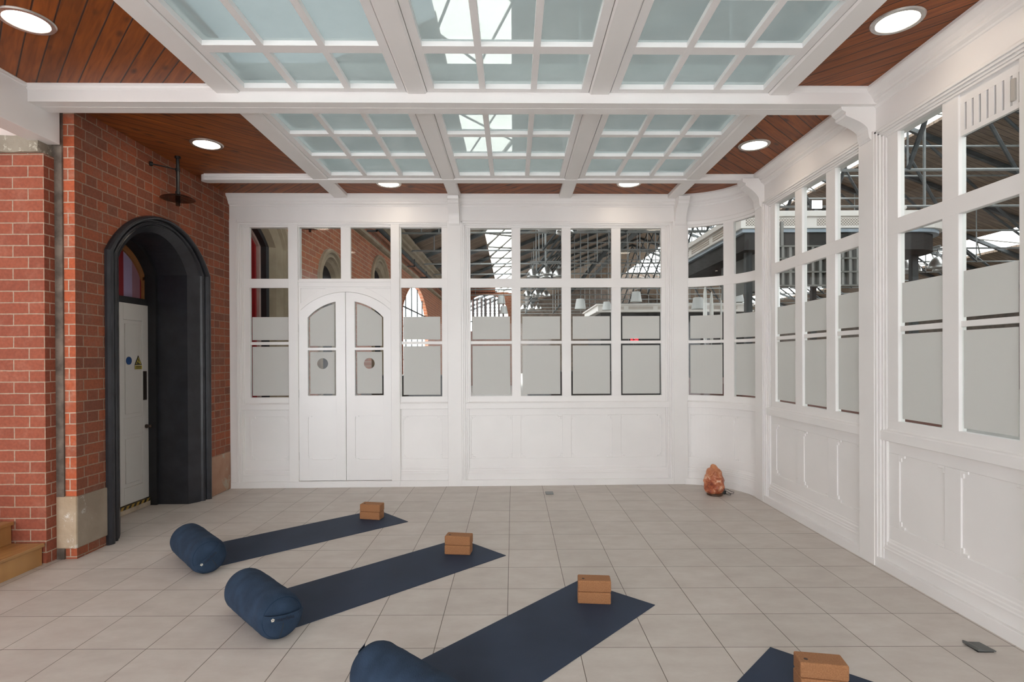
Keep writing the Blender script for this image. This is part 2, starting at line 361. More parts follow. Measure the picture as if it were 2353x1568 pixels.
# architraves
bay_trim(fB, 'trim_1', -.645, 2.035); 
mb = MB(fB)
for a, nn in ((0, .0), (1, .008), (2, .018), (3, .028)):
    mb.box(-3.445 + a * .02, -3.425 + a * .02, nn, .13, .06, 3.33 - a * .016); mb.box(-3.445 + a * .02, -.82, nn, .13, 3.314 - a * .016, 3.33 - a * .016)
structure(mb, 'trim_2', WHITE, bevel=.002)
# posts
def post(f, name, u0, u1, n0=-.004, zt=3.62, zb=.0):
    mb = MB(f); mb.box(u0, u1, n0, .16, zb, zt); return structure(mb, name, WHITE, bevel=.004)
post(fB, 'trim_3', -3.60, -3.445, .012, 3.36)
mb = MB(fB); mb.box(-2.805, -2.685, .012, .16, .06, 3.325); structure(mb, 'trim_4', WHITE, bevel=.004)
mb = MB(fB); mb.box(-1.53, -1.42, .012, .16, .06, 3.325); structure(mb, 'trim_5', WHITE, bevel=.004)
post(fB, 'trim_6', -.82, -.645, -.002, 3.34)
post(fB, 'trim_7', 2.035, 2.215, -.002, 3.34)
# frieze and cornice profile, extruded along each wall
CORN = [(.13, 3.325), (.034, 3.325), (.026, 3.335), (.030, 3.350), (.030, 3.520), (.022, 3.524), (.018, 3.535), (-.004, 3.548), (-.012, 3.560), (-.012, 3.572), (-.022, 3.580),
        (-.036, 3.606), (-.058, 3.626), (-.066, 3.630), (-.072, 3.640), (-.072, 3.665), (.13, 3.665)]
mb = MB(fB); mb.prof(-3.59, 2.12, CORN); structure(mb, 'trim_8', WHITE, bevel=.002)
# --- curved corner bay
mb = MB(fC); mb.box(7, 88, 0, .13, -.01, .077, 20); structure(mb, 'baseboard_corner', WHITE, bevel=.004)
CCOLS = [(11.5, 44.5), (55.0, 82.0)]
dado(fC, 'wall_corner', 7, 86, [(13, 42.5, .345, .885), (54.5, 80.5, .345, .885)], seg=24)
window(fC, 7, 86, CCOLS, seg=24, deg=75.0)
mb = MB(fC); mb.prof(4, 88, CORN, 24); structure(mb, 'trim_9', WHITE, bevel=.002)
mb = MB(fC); mb.prof(6, 88, [(.026, 3.295), (.13, 3.295), (.13, 3.33), (.020, 3.33)], 24); structure(mb, 'trim_10', WHITE)
# --- right wall
mb = MB(fR); mb.box(-3.0, 6.43, 0, .13, -.01, .077); structure(mb, 'baseboard_right', WHITE, bevel=.004)
RB1 = [(4.563, 4.903), (5.045, 5.464), (5.600, 6.027)]
RB2 = [(3.124, 3.548), (3.683, 4.105)]
RB3 = [(1.55, 1.97), (2.11, 2.53), (2.67, 2.985)]
dado(fR, 'wall_right', 4.50, 6.22, [(4.563, 4.90, .345, .885), (5.035, 5.46, .345, .885), (5.59, 6.03, .345, .885)])
dado(fR, 'wall_right', 3.02, 4.33, [(3.10, 3.545, .345, .885), (3.68, 4.11, .345, .885)])
dado(fR, 'wall_right', -3.0, 3.02, [(-2.2, -.4, .345, .885), (-.2, 1.4, .345, .885), (1.55, 2.97, .345, .885)])
window(fR, 4.50, 6.12, RB1); 
w4 = window(fR, 3.02, 4.22, RB2, vent=((3.124, 2), 2.99))
window(fR, 1.45, 3.02, RB3)
bay_trim(fR, 'trim_11', 4.40, 6.235); bay_trim(fR, 'trim_12', 2.98, 4.31)
mb = MB(fR); mb.box(-3.0, 1.46, .03, .15, .98, 3.34); structure(mb, 'wall_right', WHITE)
post(fR, 'trim_13', 6.235, 6.425, -.004, 3.34); post(fR, 'trim_14', 4.31, 4.50, -.004, 3.34)
mb = MB(fR); mb.prof(-3.0, 6.42, CORN); structure(mb, 'trim_15', WHITE, bevel=.002)
# slotted vent over the near pane
vr = MB(fR); U0, U1, V0, V1 = 3.124, 3.548, 2.990, 3.235
vr.box(U0, U1, .052, .075, V0, V0 + .03); vr.box(U0, U1, .052, .075, V1 - .045, V1 + .02)
slots = [3.505 - i * .0535 for i in range(8)]; cur = U1
edges = []
for s_ in slots:
    vr.box(s_ + .0075, cur, .052, .075, V0 + .03, V1 - .045); cur = s_ - .0075
vr.box(U0, cur, .052, .075, V0 + .03, V1 - .045)
vr.build('vent_panel', WHITE, w4, bevel=.002)
mb = MB(fR); mb.box(U0, U1, .078, .086, V0, V1); mb.build('slot_shade_backing', paint('dark_slot_shade', (.05, .055, .065), .5, .3, 60), w4)  # dark sheet added behind the vent, its colour standing in for shade in the slots
mb = MB(fR); mb.box(3.150, 3.176, .040, .055, 3.04, 3.165); mb.build('vent_slider', paint('dull_vent_paint', (.45, .42, .38), .5), w4, bevel=.003)
# corbels
def corbel(f, name, u0, u1, reach=.20, zt=3.60, zb=3.30):
    p = [(.05, zb), (-.010, zb), (-.022, zb + .02), (-.030, zb + .07)]
    for i in range(9):
        t = i / 8; p.append((-.030 - (reach * .55) * (t ** 1.7), zb + .08 + (zt - zb - .17) * t))
    n = -.030 - reach * .55; p += [(n - .012, zt - .085), (n - .020, zt - .070), (n - .014, zt - .055), (n - .045, zt - .040), (n - .05, zt - .015), (n - .05, zt), (.05, zt)]
    mb = MB(f); mb.prof(u0, u1, p); return structure(mb, name, WHITE, bevel=.002)
corbel(fB, 'trim_16', -.800, -.665, .18, 3.61, 3.28); corbel(fB, 'trim_17', 2.055, 2.195, .18, 3.61, 3.28)
corbel(fR, 'trim_18', 4.335, 4.475, .28, 3.55, 3.28); corbel(fR, 'trim_19', 6.25, 6.40, .24, 3.60, 3.28)

# ------------------------------------------------------------------ double doors in the back wall
DZ0, DSP, DPK, DC = .078, 2.195, 2.452, -2.10
HW = .590
def door_arc(x, pk=DPK, sp=DSP, hw=HW, c=DC):
    rise = pk - sp; R_ = (hw * hw + rise * rise) / (2 * rise); return pk - R_ + math.sqrt(max(0, R_ * R_ - (x - c) ** 2))
def leaf(n_, s_):
    """one door leaf; s_ = -1 left, 1 right"""
    inner, outer = DC + s_ * .003, DC + s_ * (HW - .004)
    if s_ < 0: pa, pb = -2.573, -2.224
    else: pa, pb = -1.987, -1.629
    u0, u1 = min(inner, outer), max(inner, outer)
    mb = MB(fB); N0, N1 = .034, .084
    mb.box(pa, pb, N0, N1, 1.72, 1.752)
    qa, qb = (-2.579, -2.221) if s_ < 0 else (-1.994, -1.625)
    mb.box(pa, pb, N0, N1, .895, 1.149); mb.box(pa, pb, N0, N1, DZ0 + .004, .347)
    mb.box(pa - .01, pb + .01, N0 + .013, N1 - .01, .33, .90)
    for (a, c) in ((qa, 1), (qb, -1)):
        for (z, d) in ((.347, 1), (.895, -1)):
            x0, x1 = sorted((a, a + c * .05)); q0, q1 = sorted((z, z + d * .012)); mb.box(x0, x1, N0, N1 - .02, q0, q1)
            x0, x1 = sorted((a, a + c * .012)); q0, q1 = sorted((z, z + d * .045)); mb.box(x0, x1, N0, N1 - .02, q0, q1)
    # arched head: stiles above 2.0 and curved rail
    def rail(x): return door_arc(x) - .13 - .012
    def pane_top(x): return door_arc(x, 2.342, 2.072, .52)
    for a, b in ((u0, pa), (pb, u1)):
        xs = [a + (b - a) * i / 6 for i in range(7)]
        mb.strip([(x, DZ0 + .004) for x in xs], [(x, door_arc(x) - .003) for x in xs], N0, N1)
    xs = [pa + (pb - pa) * i / 12 for i in range(13)]
    mb.strip([(x, pane_top(x)) for x in xs], [(x, door_arc(x) - .003) for x in xs], N0, N1)
    d = mb.build('door_%d' % n_, WHITE2, bevel=.0006, kind='structure')
    g = MB(fB); g.box(pa - .003, pb + .003, .060, .064, 1.146, 1.724)
    g.strip([(x, 1.75) for x in xs], [(x, pane_top(x) + .003) for x in xs], .060, .064); g.build('glass', GLASS, d)
    h = MB(fB); i_ = .022; cz, cr_ = 1.552, .068; cc = -2.396 if s_ < 0 else -1.812
    # lower film with a round clear peep hole
    a, b, z0, z1 = pa + i_, pb - i_, 1.149 + i_, 1.72 - i_
    K = 40
    inn = [(cc + cr_ * math.cos(2 * PI * k / K), cz + cr_ * math.sin(2 * PI * k / K)) for k in range(K + 1)]
    out = []
    for k in range(K + 1):
        dx, dz = math.cos(2 * PI * k / K), math.sin(2 * PI * k / K); t = 1e9
        if dx > 1e-6: t = min(t, (b - cc) / dx)
        if dx < -1e-6: t = min(t, (a - cc) / dx)
        if dz > 1e-6: t = min(t, (z1 - cz) / dz)
        if dz < -1e-6: t = min(t, (z0 - cz) / dz)
        out.append((cc + dx * t, cz + dz * t))
    # put exact corners in
    for (X_, Z_) in ((a, z0), (b, z0), (a, z1), (b, z1)):
        k = min(range(K), key=lambda q: (out[q][0] - X_) ** 2 + (out[q][1] - Z_) ** 2); out[k] = (X_, Z_)
        if k == 0: out[K] = (X_, Z_)
    h.strip(inn, out, .0555, .0590)
    xs2 = [pa + i_ + (pb - pa - 2 * i_) * i / 12 for i in range(13)]
    h.strip([(x, 1.752 + i_) for x in xs2], [(x, pane_top(x) - i_) for x in xs2], .0555, .0590)
    h.build('frosted_film', FROST, d)
    hg = DC + s_ * HW
    for z in (.395, 1.177, 1.995):
        q = MB(fB); q.tube([(hg, .026, z - .05), (hg, .026, z + .05)], .008, 8); q.build('hinge', SILVER, d)
    return d
leaf(1, -1); leaf(2, 1)
# door surround: jambs, head with sunk spandrels, threshold
mb = MB(fB); 
mb.box(-2.69, DC - HW, .030, .10, .06, DSP); mb.box(DC + HW, -1.53, .030, .10, .06, DSP)
xs = [DC - HW + 2 * HW * i / 32 for i in range(33)]
mb.strip([(x, door_arc(x)) for x in xs], [(x, 2.53) for x in xs], .050, .10)
mb.box(-2.70, DC - HW, .030, .10, DSP - .01, 2.60); mb.box(DC + HW, -1.51, .030, .10, DSP - .01, 2.60); mb.box(-2.70, -1.51, .030, .10, 2.515, 2.60)
xr = [DC - HW + 2 * HW * i / 40 for i in range(41)]      # raised band following the arch, leaving sunk spandrels
mb.strip([(x, door_arc(x)) for x in xr], [(x, min(2.52, door_arc(x) + .085)) for x in xr], .036, .06)
for a, b in ((DC - HW, DC - HW + .03), (DC + HW - .03, DC + HW)): mb.box(a, b, .0365, .06, 2.19, 2.52)
mb.box(DC - HW, DC + HW, .037, .06, 2.497, 2.52)
mb.box(-2.69, -1.51, .018, .05, 2.575, 2.598)
structure(mb, 'trim_20', WHITE, bevel=.002)
mb = MB(fB); mb.box(-2.86, -1.42, -.008, .12, 0, .075); structure(mb, 'trim_21', WHITE2, bevel=.003)

# ------------------------------------------------------------------ ceiling
def fBeam(Y0, s_=.019):
    return lambda u, n, z: (u - s_ * n, Y0 + s_ * u + n, z)
BE1 = 4.243; BE2 = 6.262      # front faces of the two cross beams at X = 0
RAF = [(-2.22, -2.04), (-.79, -.64), (.585, .742), (1.952, 2.115)]
def ceil_panel(name, mat, pts):
    mb = MB(); a = [mb.bm.verts.new((x, y, ZC)) for x, y in pts]; b = [mb.bm.verts.new((x, y, ZC + .04)) for x, y in pts]
    k = len(pts)
    for i in range(k): mb.bm.faces.new((a[i], a[(i + 1) % k], b[(i + 1) % k], b[i]))
    mb.bm.faces.new(a[::-1]); mb.bm.faces.new(b); structure(mb, name, mat)
ceil_panel('ceiling', WOOD_A, [(-3.66, -3), (-2.14, -3), (-2.14, 4.27), (-3.66, 4.25)])
ceil_panel('ceiling', WOOD_B, [(-3.56, 4.25), (-2.14, 4.27), (-2.14, 6.30), (-3.56, 6.27)])
ceil_panel('ceiling', WOOD_A, [(-3.56, 6.25), (-2.14, 6.28), (-2.14, 7.1), (-3.56, 7.08)])
ceil_panel('ceiling', WOOD_B, [(-2.14, 6.28), (-.72, 6.30), (-.72, 7.14), (-2.14, 7.1)])
ceil_panel('ceiling', WOOD_A, [(-.72, 6.30), (.66, 6.32), (.66, 7.18), (-.72, 7.14)])
ceil_panel('ceiling', WOOD_B, [(.66, 6.32), (2.03, 6.34), (2.03, 7.22), (.66, 7.18)])
ceil_panel('ceiling', WOOD_A, [(2.03, 6.34), (2.90, 6.36), (2.90, 7.22), (2.03, 7.22)])
ceil_panel('ceiling', WOOD_B, [(2.03, 4.33), (2.90, 4.34), (2.90, 6.36), (2.03, 6.34)])
ceil_panel('ceiling', WOOD_A, [(2.03, -3), (2.90, -3), (2.90, 4.34), (2.03, 4.33)])
# main cross beam
mb = MB(fBeam(BE1)); [mb.prof(a, b, [(.03, 3.668), (-.030, 3.668), (-.030, 3.652), (-.018, 3.646), (-.014, 3.632), (-.004, 3.622), (.03, 3.622)]) for a, b in ((-3.62, -2.21), (2.118, 2.76))]
mb.prof(-3.62, 2.80, [(0, 3.64), (.0, 3.535), (.195, 3.535), (.195, 3.76), (0, 3.76)])
mb.box(-3.60, 2.80, .090, .094, 3.5335, 3.5352); structure(mb, 'trim_22', WHITE, bevel=.003)
# far cross beam, with a rounded end at the brick wall
mb = MB(fBeam(BE2)); mb.prof(-3.40, 2.74, [(0, 3.76), (0, 3.668), (-.022, 3.665), (-.022, 3.650), (-.006, 3.636), (-.006, 3.626), (.004, 3.618), (.004, 3.598), (.125, 3.598), (.125, 3.76)])
mb.tube([(-3.40, .0605, 3.597), (-3.40, .0605, 3.70)], .063, 14); structure(mb, 'trim_23', WHITE, bevel=.003)
# rafters
for i, (a, b) in enumerate(RAF):
    mb = MB()
    for y0, y1, zz in ((-3.0, BE1 + .012, 3.600), (BE1 + .19, BE2 + .01, 3.603), (BE2 + .12, 7.08, 3.612)):
        m2 = [(a, ZC + .10), (a, zz + .012), (a + .012, zz), (b - .012, zz), (b, zz + .012), (b, ZC + .10)]
        r0 = [mb.bm.verts.new((x, y0, z)) for x, z in m2]; r1 = [mb.bm.verts.new((x, y1 + .019 * x, z)) for x, z in m2]
        for k in range(6): mb.bm.faces.new((r0[k], r0[(k + 1) % 6], r1[(k + 1) % 6], r1[k]))
        mb.bm.faces.new(r0[::-1]); mb.bm.faces.new(r1)
    structure(mb, 'trim_%d' % (24 + i), WHITE)
# left longitudinal beam at the opening to the stairs
mb = MB(); mb.box(-3.78, -3.605, -3.0, 4.47, 3.325, 3.66); mb.box(-3.62, -3.592, -3.0, 4.24, 3.635, 3.655); mb.box(-3.61, -3.585, -3.0, 4.24, 3.650, 3.668)
structure(mb, 'trim_28', WHITE, bevel=.003)
mb = MB(); mb.box(-3.78, 2.9, -3.2, -3.0, 3.3, 3.76); structure(mb, 'trim_29', WHITE)
mb = MB(); mb.box(-3.78, -2.7, -3.2, -3.0, 0, 3.3); mb.box(1.7, 2.95, -3.2, -3.0, 0, 3.3); mb.box(-2.7, 1.7, -3.2, -3.0, 2.7, 3.3); structure(mb, 'wall_behind', WHITE)
mb = MB(); mb.box(-7.5, -3.79, -4.0, 4.5, 4.1, 4.2); structure(mb, 'ceiling', WHITE)
# opening rooflights
def rooflight(x0, x1, yends, cols, rows):
    """yends=(y0,y1); cols/rows: clear pane edges"""
    WIN[0] += 1
    mb = MB(lambda u, n, z: (u, n + .019 * u, z)); zb, zt = 3.614, 3.668
    x0 += .004; x1 -= .004; y0, y1 = yends
    cur = x0
    for a, b in list(cols) + [(x1, None)]:
        wide = (a == cols[0][0]) or (b is None)
        if wide: mb.box(cur, a, y0, y1, zb, zt)
        else: mb.box(cur, a, y0, y1, zb, zt - .02); mb.box(cur + .012, a - .012, y0, y1, zt - .025, zt)
        cur = b
    cur = y0
    for a, b in list(rows) + [(y1, None)]:
        wide = (a == rows[0][0]) or (b is None)
        if wide: mb.box(x0, x1, cur, a, zb + .0005, zt)
        else: mb.box(x0, x1, cur, a, zb + .0005, zt - .0205); mb.box(x0, x1, cur + .012, a - .012, zt - .0255, zt - .0005)
        cur = b
    fr = mb.build('window_%d' % WIN[0], WHITE2, bevel=.002, kind='structure')
    g = MB(lambda u, n, z: (u, n + .019 * u, z)); g.box(x0 + .03, x1 - .03, y0 + .02, y1 - .02, 3.652, 3.658); g.build('glass', SKYGLASS, fr)
for i in range(3):
    a, b = RAF[i][1], RAF[i + 1][0]; s_ = .062; wd = (b - a - 2 * s_ - 2 * .046) / 3
    cols = [(a + s_ + k * (wd + .046), a + s_ + k * (wd + .046) + wd) for k in range(3)]
    rows = []; y = 4.187
    while y > -2.8: rows.append((y - .478, y)); y -= .568
    rows = rows[::-1]
    rooflight(a, b, (rows[0][0] - .06, BE1 - .004), cols, rows)
    rows = [(4.545, 5.035), (5.098, 5.575), (5.655, 6.165)]
    rooflight(a, b, (BE1 + .20, BE2 - .004), cols, rows)
# upstand kerbs round the rooflights
KERB = paint('rooflight_kerb_paint', (.17, .185, .175), .7, .08, 3)
mb = MB(lambda u, n, z: (u, n + .019 * u, z))
for y0, y1 in ((-3.0, BE1 + .06), (BE1 + .14, BE2 + .03)):
    mb.box(-2.20, -2.06, y0, y1, 3.70, 3.83); mb.box(1.97, 2.10, y0, y1, 3.70, 3.83); mb.box(-2.2, 2.1, y1 - .06, y1 + .02, 3.70, 3.83)
structure(mb, 'trim_30', KERB)

# ------------------------------------------------------------------ downlights
DLE = emit('warm_led_disc', (1.0, .86, .70), 16.0)
def downlight(x, y, label):
    o = empty('ceiling_downlight', (x, y, ZC), 0, label, 'ceiling light', 'round recessed downlights in the boarded ceiling')
    m = MB(); m.lathe([(.112, -.002), (.116, -.010), (.140, -.010), (.146, -.002), (.146, .002), (.112, .002)], 40); m.build('trim_ring', SILVER, o, smooth=False)
    m = MB(); m.lathe([(0.0001, -.006), (.1135, -.006), (.1135, .0), (0.0001, .0)], 40); m.build('diffuser', DLE, o)
    return o
downlight(-2.93, 3.39, 'large round downlight in the near left corner of the boarded ceiling')
downlight(2.36, 3.44, 'large round downlight in the near right corner of the boarded ceiling')
downlight(-2.905, 5.337, 'round downlight in the boards above the arched doorway')
downlight(2.34, 5.43, 'round downlight in the boards at the right, beyond the main cross beam')
downlight(-1.443, 6.56, 'half hidden downlight above the white double doors')
downlight(1.373, 6.60, 'half hidden downlight above the four pane bay of the back wall')

# ------------------------------------------------------------------ left side: brick pier, arch wall
PIER = brickm('new_red_brick', (.32, .085, .044), (.26, .066, .036), (.40, .30, .22), shift=(3.682 + 24.3, 10 * .0895 - .006), uv='XZ', stain=(.48, .22, .15), stain_amt=.35)
PIERS = brickm('new_red_brick_side', (.30, .08, .04), (.23, .058, .032), (.44, .33, .25), shift=(10, 10 * .0895 - .006), uv='YZ', stain=(.42, .18, .12), stain_amt=.3)
OLD = brickm('old_brick', (.27, .068, .026), (.165, .048, .024), (.27, .185, .125), shift=(10.02, 10 * .0895 - .02), uv='YZ', bw=.225, stain=(.20, .11, .075), stain_amt=.5, squash=.55)
OLDX = brickm('old_brick_end', (.46, .10, .035), (.32, .09, .045), (.48, .38, .29), shift=(10.03, 10 * .0895 - .02), uv='XZ', bw=.30, stain=(.50, .30, .22), stain_amt=.55)
PLAST = paint('pinkish_plaster', (.66, .57, .53), .8, .04, 2)
STONE = paint('worn_sandstone', (.36, .29, .21), .85, .2, 7, bump=.7, bscale=18, vcol=(.50, .42, .33))
def stonem(name, c1, c2, white, thr=.6, scale=7, holes=True):
    m = paint(name, c1, .9, .2, 3, bump=.8, bscale=22, vcol=c2); nt = m.node_tree; N = nt.nodes; L = nt.links; b = N['Principled BSDF']
    src = b.inputs['Base Color'].links[0].from_socket; tc = [n for n in N if n.type == 'TEX_COORD'][0]
    nz = N.new('ShaderNodeTexNoise'); nz.inputs['Scale'].default_value = scale; nz.inputs['Detail'].default_value = 9; nz.inputs['Roughness'].default_value = .75; L.new(tc.outputs['Object'], nz.inputs['Vector'])
    mr = N.new('ShaderNodeMapRange'); mr.inputs[1].default_value = thr; mr.inputs[2].default_value = thr + .06; L.new(nz.outputs['Fac'], mr.inputs[0])
    mx = N.new('ShaderNodeMixRGB'); L.new(mr.outputs[0], mx.inputs[0]); L.new(src, mx.inputs[1]); mx.inputs[2].default_value = (*white, 1)
    L.new(mx.outputs[0], b.inputs['Base Color']); return m
STN1 = stonem('flaking_stone_end', (.40, .30, .20), (.52, .42, .31), (.66, .62, .56), .57)
STN2 = stonem('flaking_stone_side', (.24, .19, .14), (.32, .26, .20), (.50, .46, .42), .61)
STN3 = stonem('patched_stone', (.26, .125, .075), (.36, .21, .14), (.36, .30, .23), .56, 4)
ROCK = stonem('rough_stone_cap', (.20, .17, .13), (.34, .30, .24), (.50, .46, .38), .55, 14)
# pier, facing the camera, and its side
mb = MB(); mb.box(-7.5, -3.682, 4.405, 4.53, 0, 3.235)
p_ = structure(mb, 'wall_pier', [PIER, PIERS])
for f in p_.data.polygons:
    if abs(f.normal.x) > .9: f.material_index = 1
mb = MB(); mb.box(-7.5, -3.70, 4.37, 4.55, 3.235, 3.362)
for v in mb.bm.verts: pass
bmesh.ops.subdivide_edges(mb.bm, edges=[e for e in mb.bm.edges if e.calc_length() > 1], cuts=60)
for v in mb.bm.verts:
    k = noise.noise(v.co * 9); v.co.y += .012 * k; v.co.z += .010 * noise.noise(v.co * 13 + Vector((5, 0, 0)))
structure(mb, 'trim_31', ROCK)
mb = MB(); mb.box(-7.5, -3.70, 4.44, 4.55, 3.355, 6.0); structure(mb, 'wall_left', PLAST)
mb = MB(); mb.box(-7.5, -7.4, -4.0, 4.5, -.1, 6.0); structure(mb, 'wall_left', PLAST)
# mortar-filled rebate between pier and old wall
mb = MB(); mb.box(-3.72, -3.62, 4.505, 4.56, 0, 3.6); structure(mb, 'trim_32', paint('rebate_mortar', (.10, .08, .065), .95, .35, 9, bump=.8, bscale=30, vcol=(.20, .16, .13)))

# old brick wall with the arched doorway: built round the opening
AC, AHW, ASP, APK = 5.672, .825, 2.565, 3.035        # outer edge of the stone surround
IC, IHW, ISP, IPK = 5.690, .540, 2.548, 2.892        # opening
def seg_arc(y, c, hw, sp_, pk):
    rise = pk - sp_; R_ = (hw * hw + rise * rise) / (2 * rise); return pk - R_ + math.sqrt(max(0, R_ * R_ - (y - c) ** 2))
def fL(u, n, z): return (-3.53 - n, u, z)            # u = Y, n into the wall
mb = MB(fL); mb.box(4.52, AC - AHW + .03, 0, .50, 0, 5.5); mb.box(AC + AHW - .03, 6.99, 0, .50, 0, 5.5)
ys = [AC - AHW + .03 + (2 * AHW - .06) * i / 24 for i in range(25)]
mb.strip([(y, seg_arc(y, AC, AHW, ASP, APK) - .03) for y in ys], [(y, 5.5) for y in ys], 0, .50)
wl = structure(mb, 'wall_left', [OLD, OLDX])
for f in wl.data.polygons:
    if f.normal.y < -.9 and f.center.y < 4.6: f.material_index = 1
# stone base blocks with a brick course under them
mb = MB(); mb.box(-3.69, -3.522, 4.502, 4.515 + .02, .085, .508); structure(mb, 'trim_33', STN1, bevel=.012)
mb = MB(); mb.box(-3.70, -3.519, 4.512, 4.870, .085, .505); structure(mb, 'trim_34', STN2, bevel=.010)
mb = MB(); mb.box(-3.70, -3.519, 6.47, 6.975, .0, .462); structure(mb, 'trim_35', STN3, bevel=.012)
# arched surround: profile swept up one jamb, over the arch and down the other
def arch_path(c, hw, sp_, pk, n=28, z0=0.0):
    P = [(c - hw, z0), (c - hw, .7), (c - hw, 1.4)]
    for i in range(n + 1):
        y = c - hw + 2 * hw * i / n; P.append((y, seg_arc(y, c, hw, sp_, pk)))
    return P + [(c + hw, 1.4), (c + hw, .7), (c + hw, z0)]
OUT = arch_path(AC, AHW, ASP, APK); INN = arch_path(IC, IHW, ISP, IPK)
PR = [(-.02, .02), (0, -.022), (.06, -.038), (.13, -.044), (.20, -.036), (.25, -.018), (.27, .004), (.33, .006), (.36, -.010), (.42, -.014), (.48, -.002), (.52, .018), (.56, .022), (.60, .016), (1.0, .090), (1.0, .50)]
mb = MB(fL)
mb.loft([[(o[0] + (i[0] - o[0]) * s_, n_, o[1] + (i[1] - o[1]) * s_) for o, i in zip(OUT, INN)] for s_, n_ in PR])
arch = structure(mb, 'door_3', CHAR, bevel=0)
mb = MB(fL)   # inner reveal lining, stepping in before the door frame
IN2 = arch_path(IC, IHW - .035, ISP, IPK - .035)
mb.loft([[(a[0], .42, a[1]) for a in INN], [(a[0], .42, a[1]) for a in IN2], [(a[0], .62, a[1]) for a in IN2]])
mb.build('reveal_lining', CHARD, arch)
# small stones joint marks half way up the jambs
for yy in (AC - AHW, AC + AHW):
    pass
mb = MB(fL); mb.box(IC - IHW, IC + IHW, .515, .60, 2.205, 2.275); mb.build('transom', CHARD, arch, bevel=.003)
# door leaf
DW = paint('grey_white_door_paint', (.58, .565, .54), .45, .02, 2)
mb = MB(fL); Y0, Y1, ZB, ZT = IC - .505, IC + .505, .095, 2.205; F0, F1 = .505, .55
cuts = [(5.31, 5.62), (5.80, 6.10)]
for (a, b) in ((Y0, 5.31), (5.62, 5.80), (6.10, Y1)): mb.box(a, b, F0, F1, ZB, ZT)
for a, b in cuts:
    mb.box(a, b, F0, F1, ZB, .27); mb.box(a, b, F0, F1, .82, 1.00); mb.box(a, b, F0, F1, 2.03, ZT); mb.box(a - .01, b + .01, F0 + .012, F1, .25, 2.05)
    mb.box(a + .035, b - .035, F0 + .004, F1, .31, .78); mb.box(a + .035, b - .035, F0 + .004, F1, 1.04, 1.99)
dl = mb.build('door_panel', DW, arch, bevel=.004)
BLUE = paint('sign_blue', (.004, .045, .17), .5); YEL = paint('sign_yellow', (.42, .34, .06), .5); BLK = paint('sign_black', (.015, .012, .01), .5)
m = MB(fL)
pts = [(5.882 + .042 * math.cos(2 * PI * k / 32), 1.600 + .042 * math.sin(2 * PI * k / 32)) for k in range(32)]
m.prism(pts, F0 - .003, F0 + .001); m.build('round_sign', BLUE, dl)
m = MB(fL); tri = lambda s_, dz=0: [(6.028 - .056 * s_, 1.555 + (1 - s_) * .034 + dz), (6.028 + .056 * s_, 1.555 + (1 - s_) * .034 + dz), (6.028, 1.655 - (1 - s_) * .066 + dz)]
m.prism(tri(1.0), F0 - .003, F0 + .001); ws = m.build('warning_sign', BLK, dl)
m = MB(fL); m.prism(tri(.74), F0 - .0045, F0 - .0028); m.box(5.972, 6.084, F0 - .0045, F0 - .0028, 1.508, 1.548); m.build('sign_face', YEL, ws)
m = MB(fL)  # falling figure and two lines of text marks
m.prism([(6.016, 1.618), (6.026, 1.622), (6.040, 1.592), (6.032, 1.588)], F0 - .006, F0 - .004)
m.prism([(6.004, 1.575), (6.012, 1.590), (6.022, 1.578), (6.044, 1.572), (6.044, 1.566), (6.006, 1.566)], F0 - .006, F0 - .004)
for z in (1.517, 1.533): m.box(5.988, 6.068, F0 - .006, F0 - .004, z, z + .007)
m.build('sign_marks', BLK, ws)
m = MB(fL); m.box(6.105, 6.160, F0 - .006, F0 + .002, 1.17, 1.485); m.build('push_plate', paint('dark_bronze', (.05, .04, .035), .35, metal=.6), dl)
m = MB(fL); m.tube([(6.150, F0, .880), (6.150, F0 - .02, .880), (6.150, F0 - .028, .880), (6.150, F0 - .05, .880), (6.150, F0 - .060, .880)], [.022, .020, .010, .024, .014], 16); m.build('door_knob', paint('bronze_knob', (.10, .075, .06), .3, metal=.8), dl, smooth=True)
# threshold step with hazard tape
m = MB(fL); m.box(IC - IHW - .02, IC + IHW + .02, .49, .62, 0, .075); m.build('threshold', STONE, arch, bevel=.008)
HZ = paint('hazard_yellow', (.38, .24, .05), .6); m = MB(fL); m.box(IC - IHW, IC + IHW, .486, .492, .055, .088); hz = m.build('hazard_tape', HZ, arch)
m = MB(fL)
for k in range(13):
    y = IC - .50 + k * .08; m.prism([(y, .055), (y + .036, .055), (y + .062, .088), (y + .026, .088)], .4845, .487)
m.build('stripes', BLK, hz)
# fanlight: painted stripes on the board behind the arch head
def stripem():
    m_, nt, b = _new('striped_fanlight_paint'); N = nt.nodes; L = nt.links; tc = N.new('ShaderNodeTexCoord'); sx = N.new('ShaderNodeSeparateXYZ'); L.new(tc.outputs['Object'], sx.inputs[0])
    mr = N.new('ShaderNodeMapRange'); mr.inputs[1].default_value = 5.15; mr.inputs[2].default_value = 6.25; L.new(sx.outputs['Y'], mr.inputs[0])
    rp = N.new('ShaderNodeValToRGB'); rp.color_ramp.interpolation = 'CONSTANT'; L.new(mr.outputs[0], rp.inputs[0])
    E_ = rp.color_ramp.elements
    def p(y): return (y - 5.15) / 1.10
    cols = [(5.15, (.30, .22, .34)), (5.45, (.20, .003, .008)), (5.885, (.34, .27, .42)), (6.02, (.28, .14, .18)), (6.145, (.20, .003, .010))]
    E_[0].position = 0; E_[0].color = (*cols[0][1], 1); E_[1].position = p(cols[1][0]); E_[1].color = (*cols[1][1], 1)
    for y, c in cols[2:]: e = E_.new(p(y)); e.color = (*c, 1)
    L.new(rp.outputs[0], b.inputs['Base Color']); b.inputs['Roughness'].default_value = .6; return m_
ys = [IC - .505 + 1.01 * i / 24 for i in range(25)]
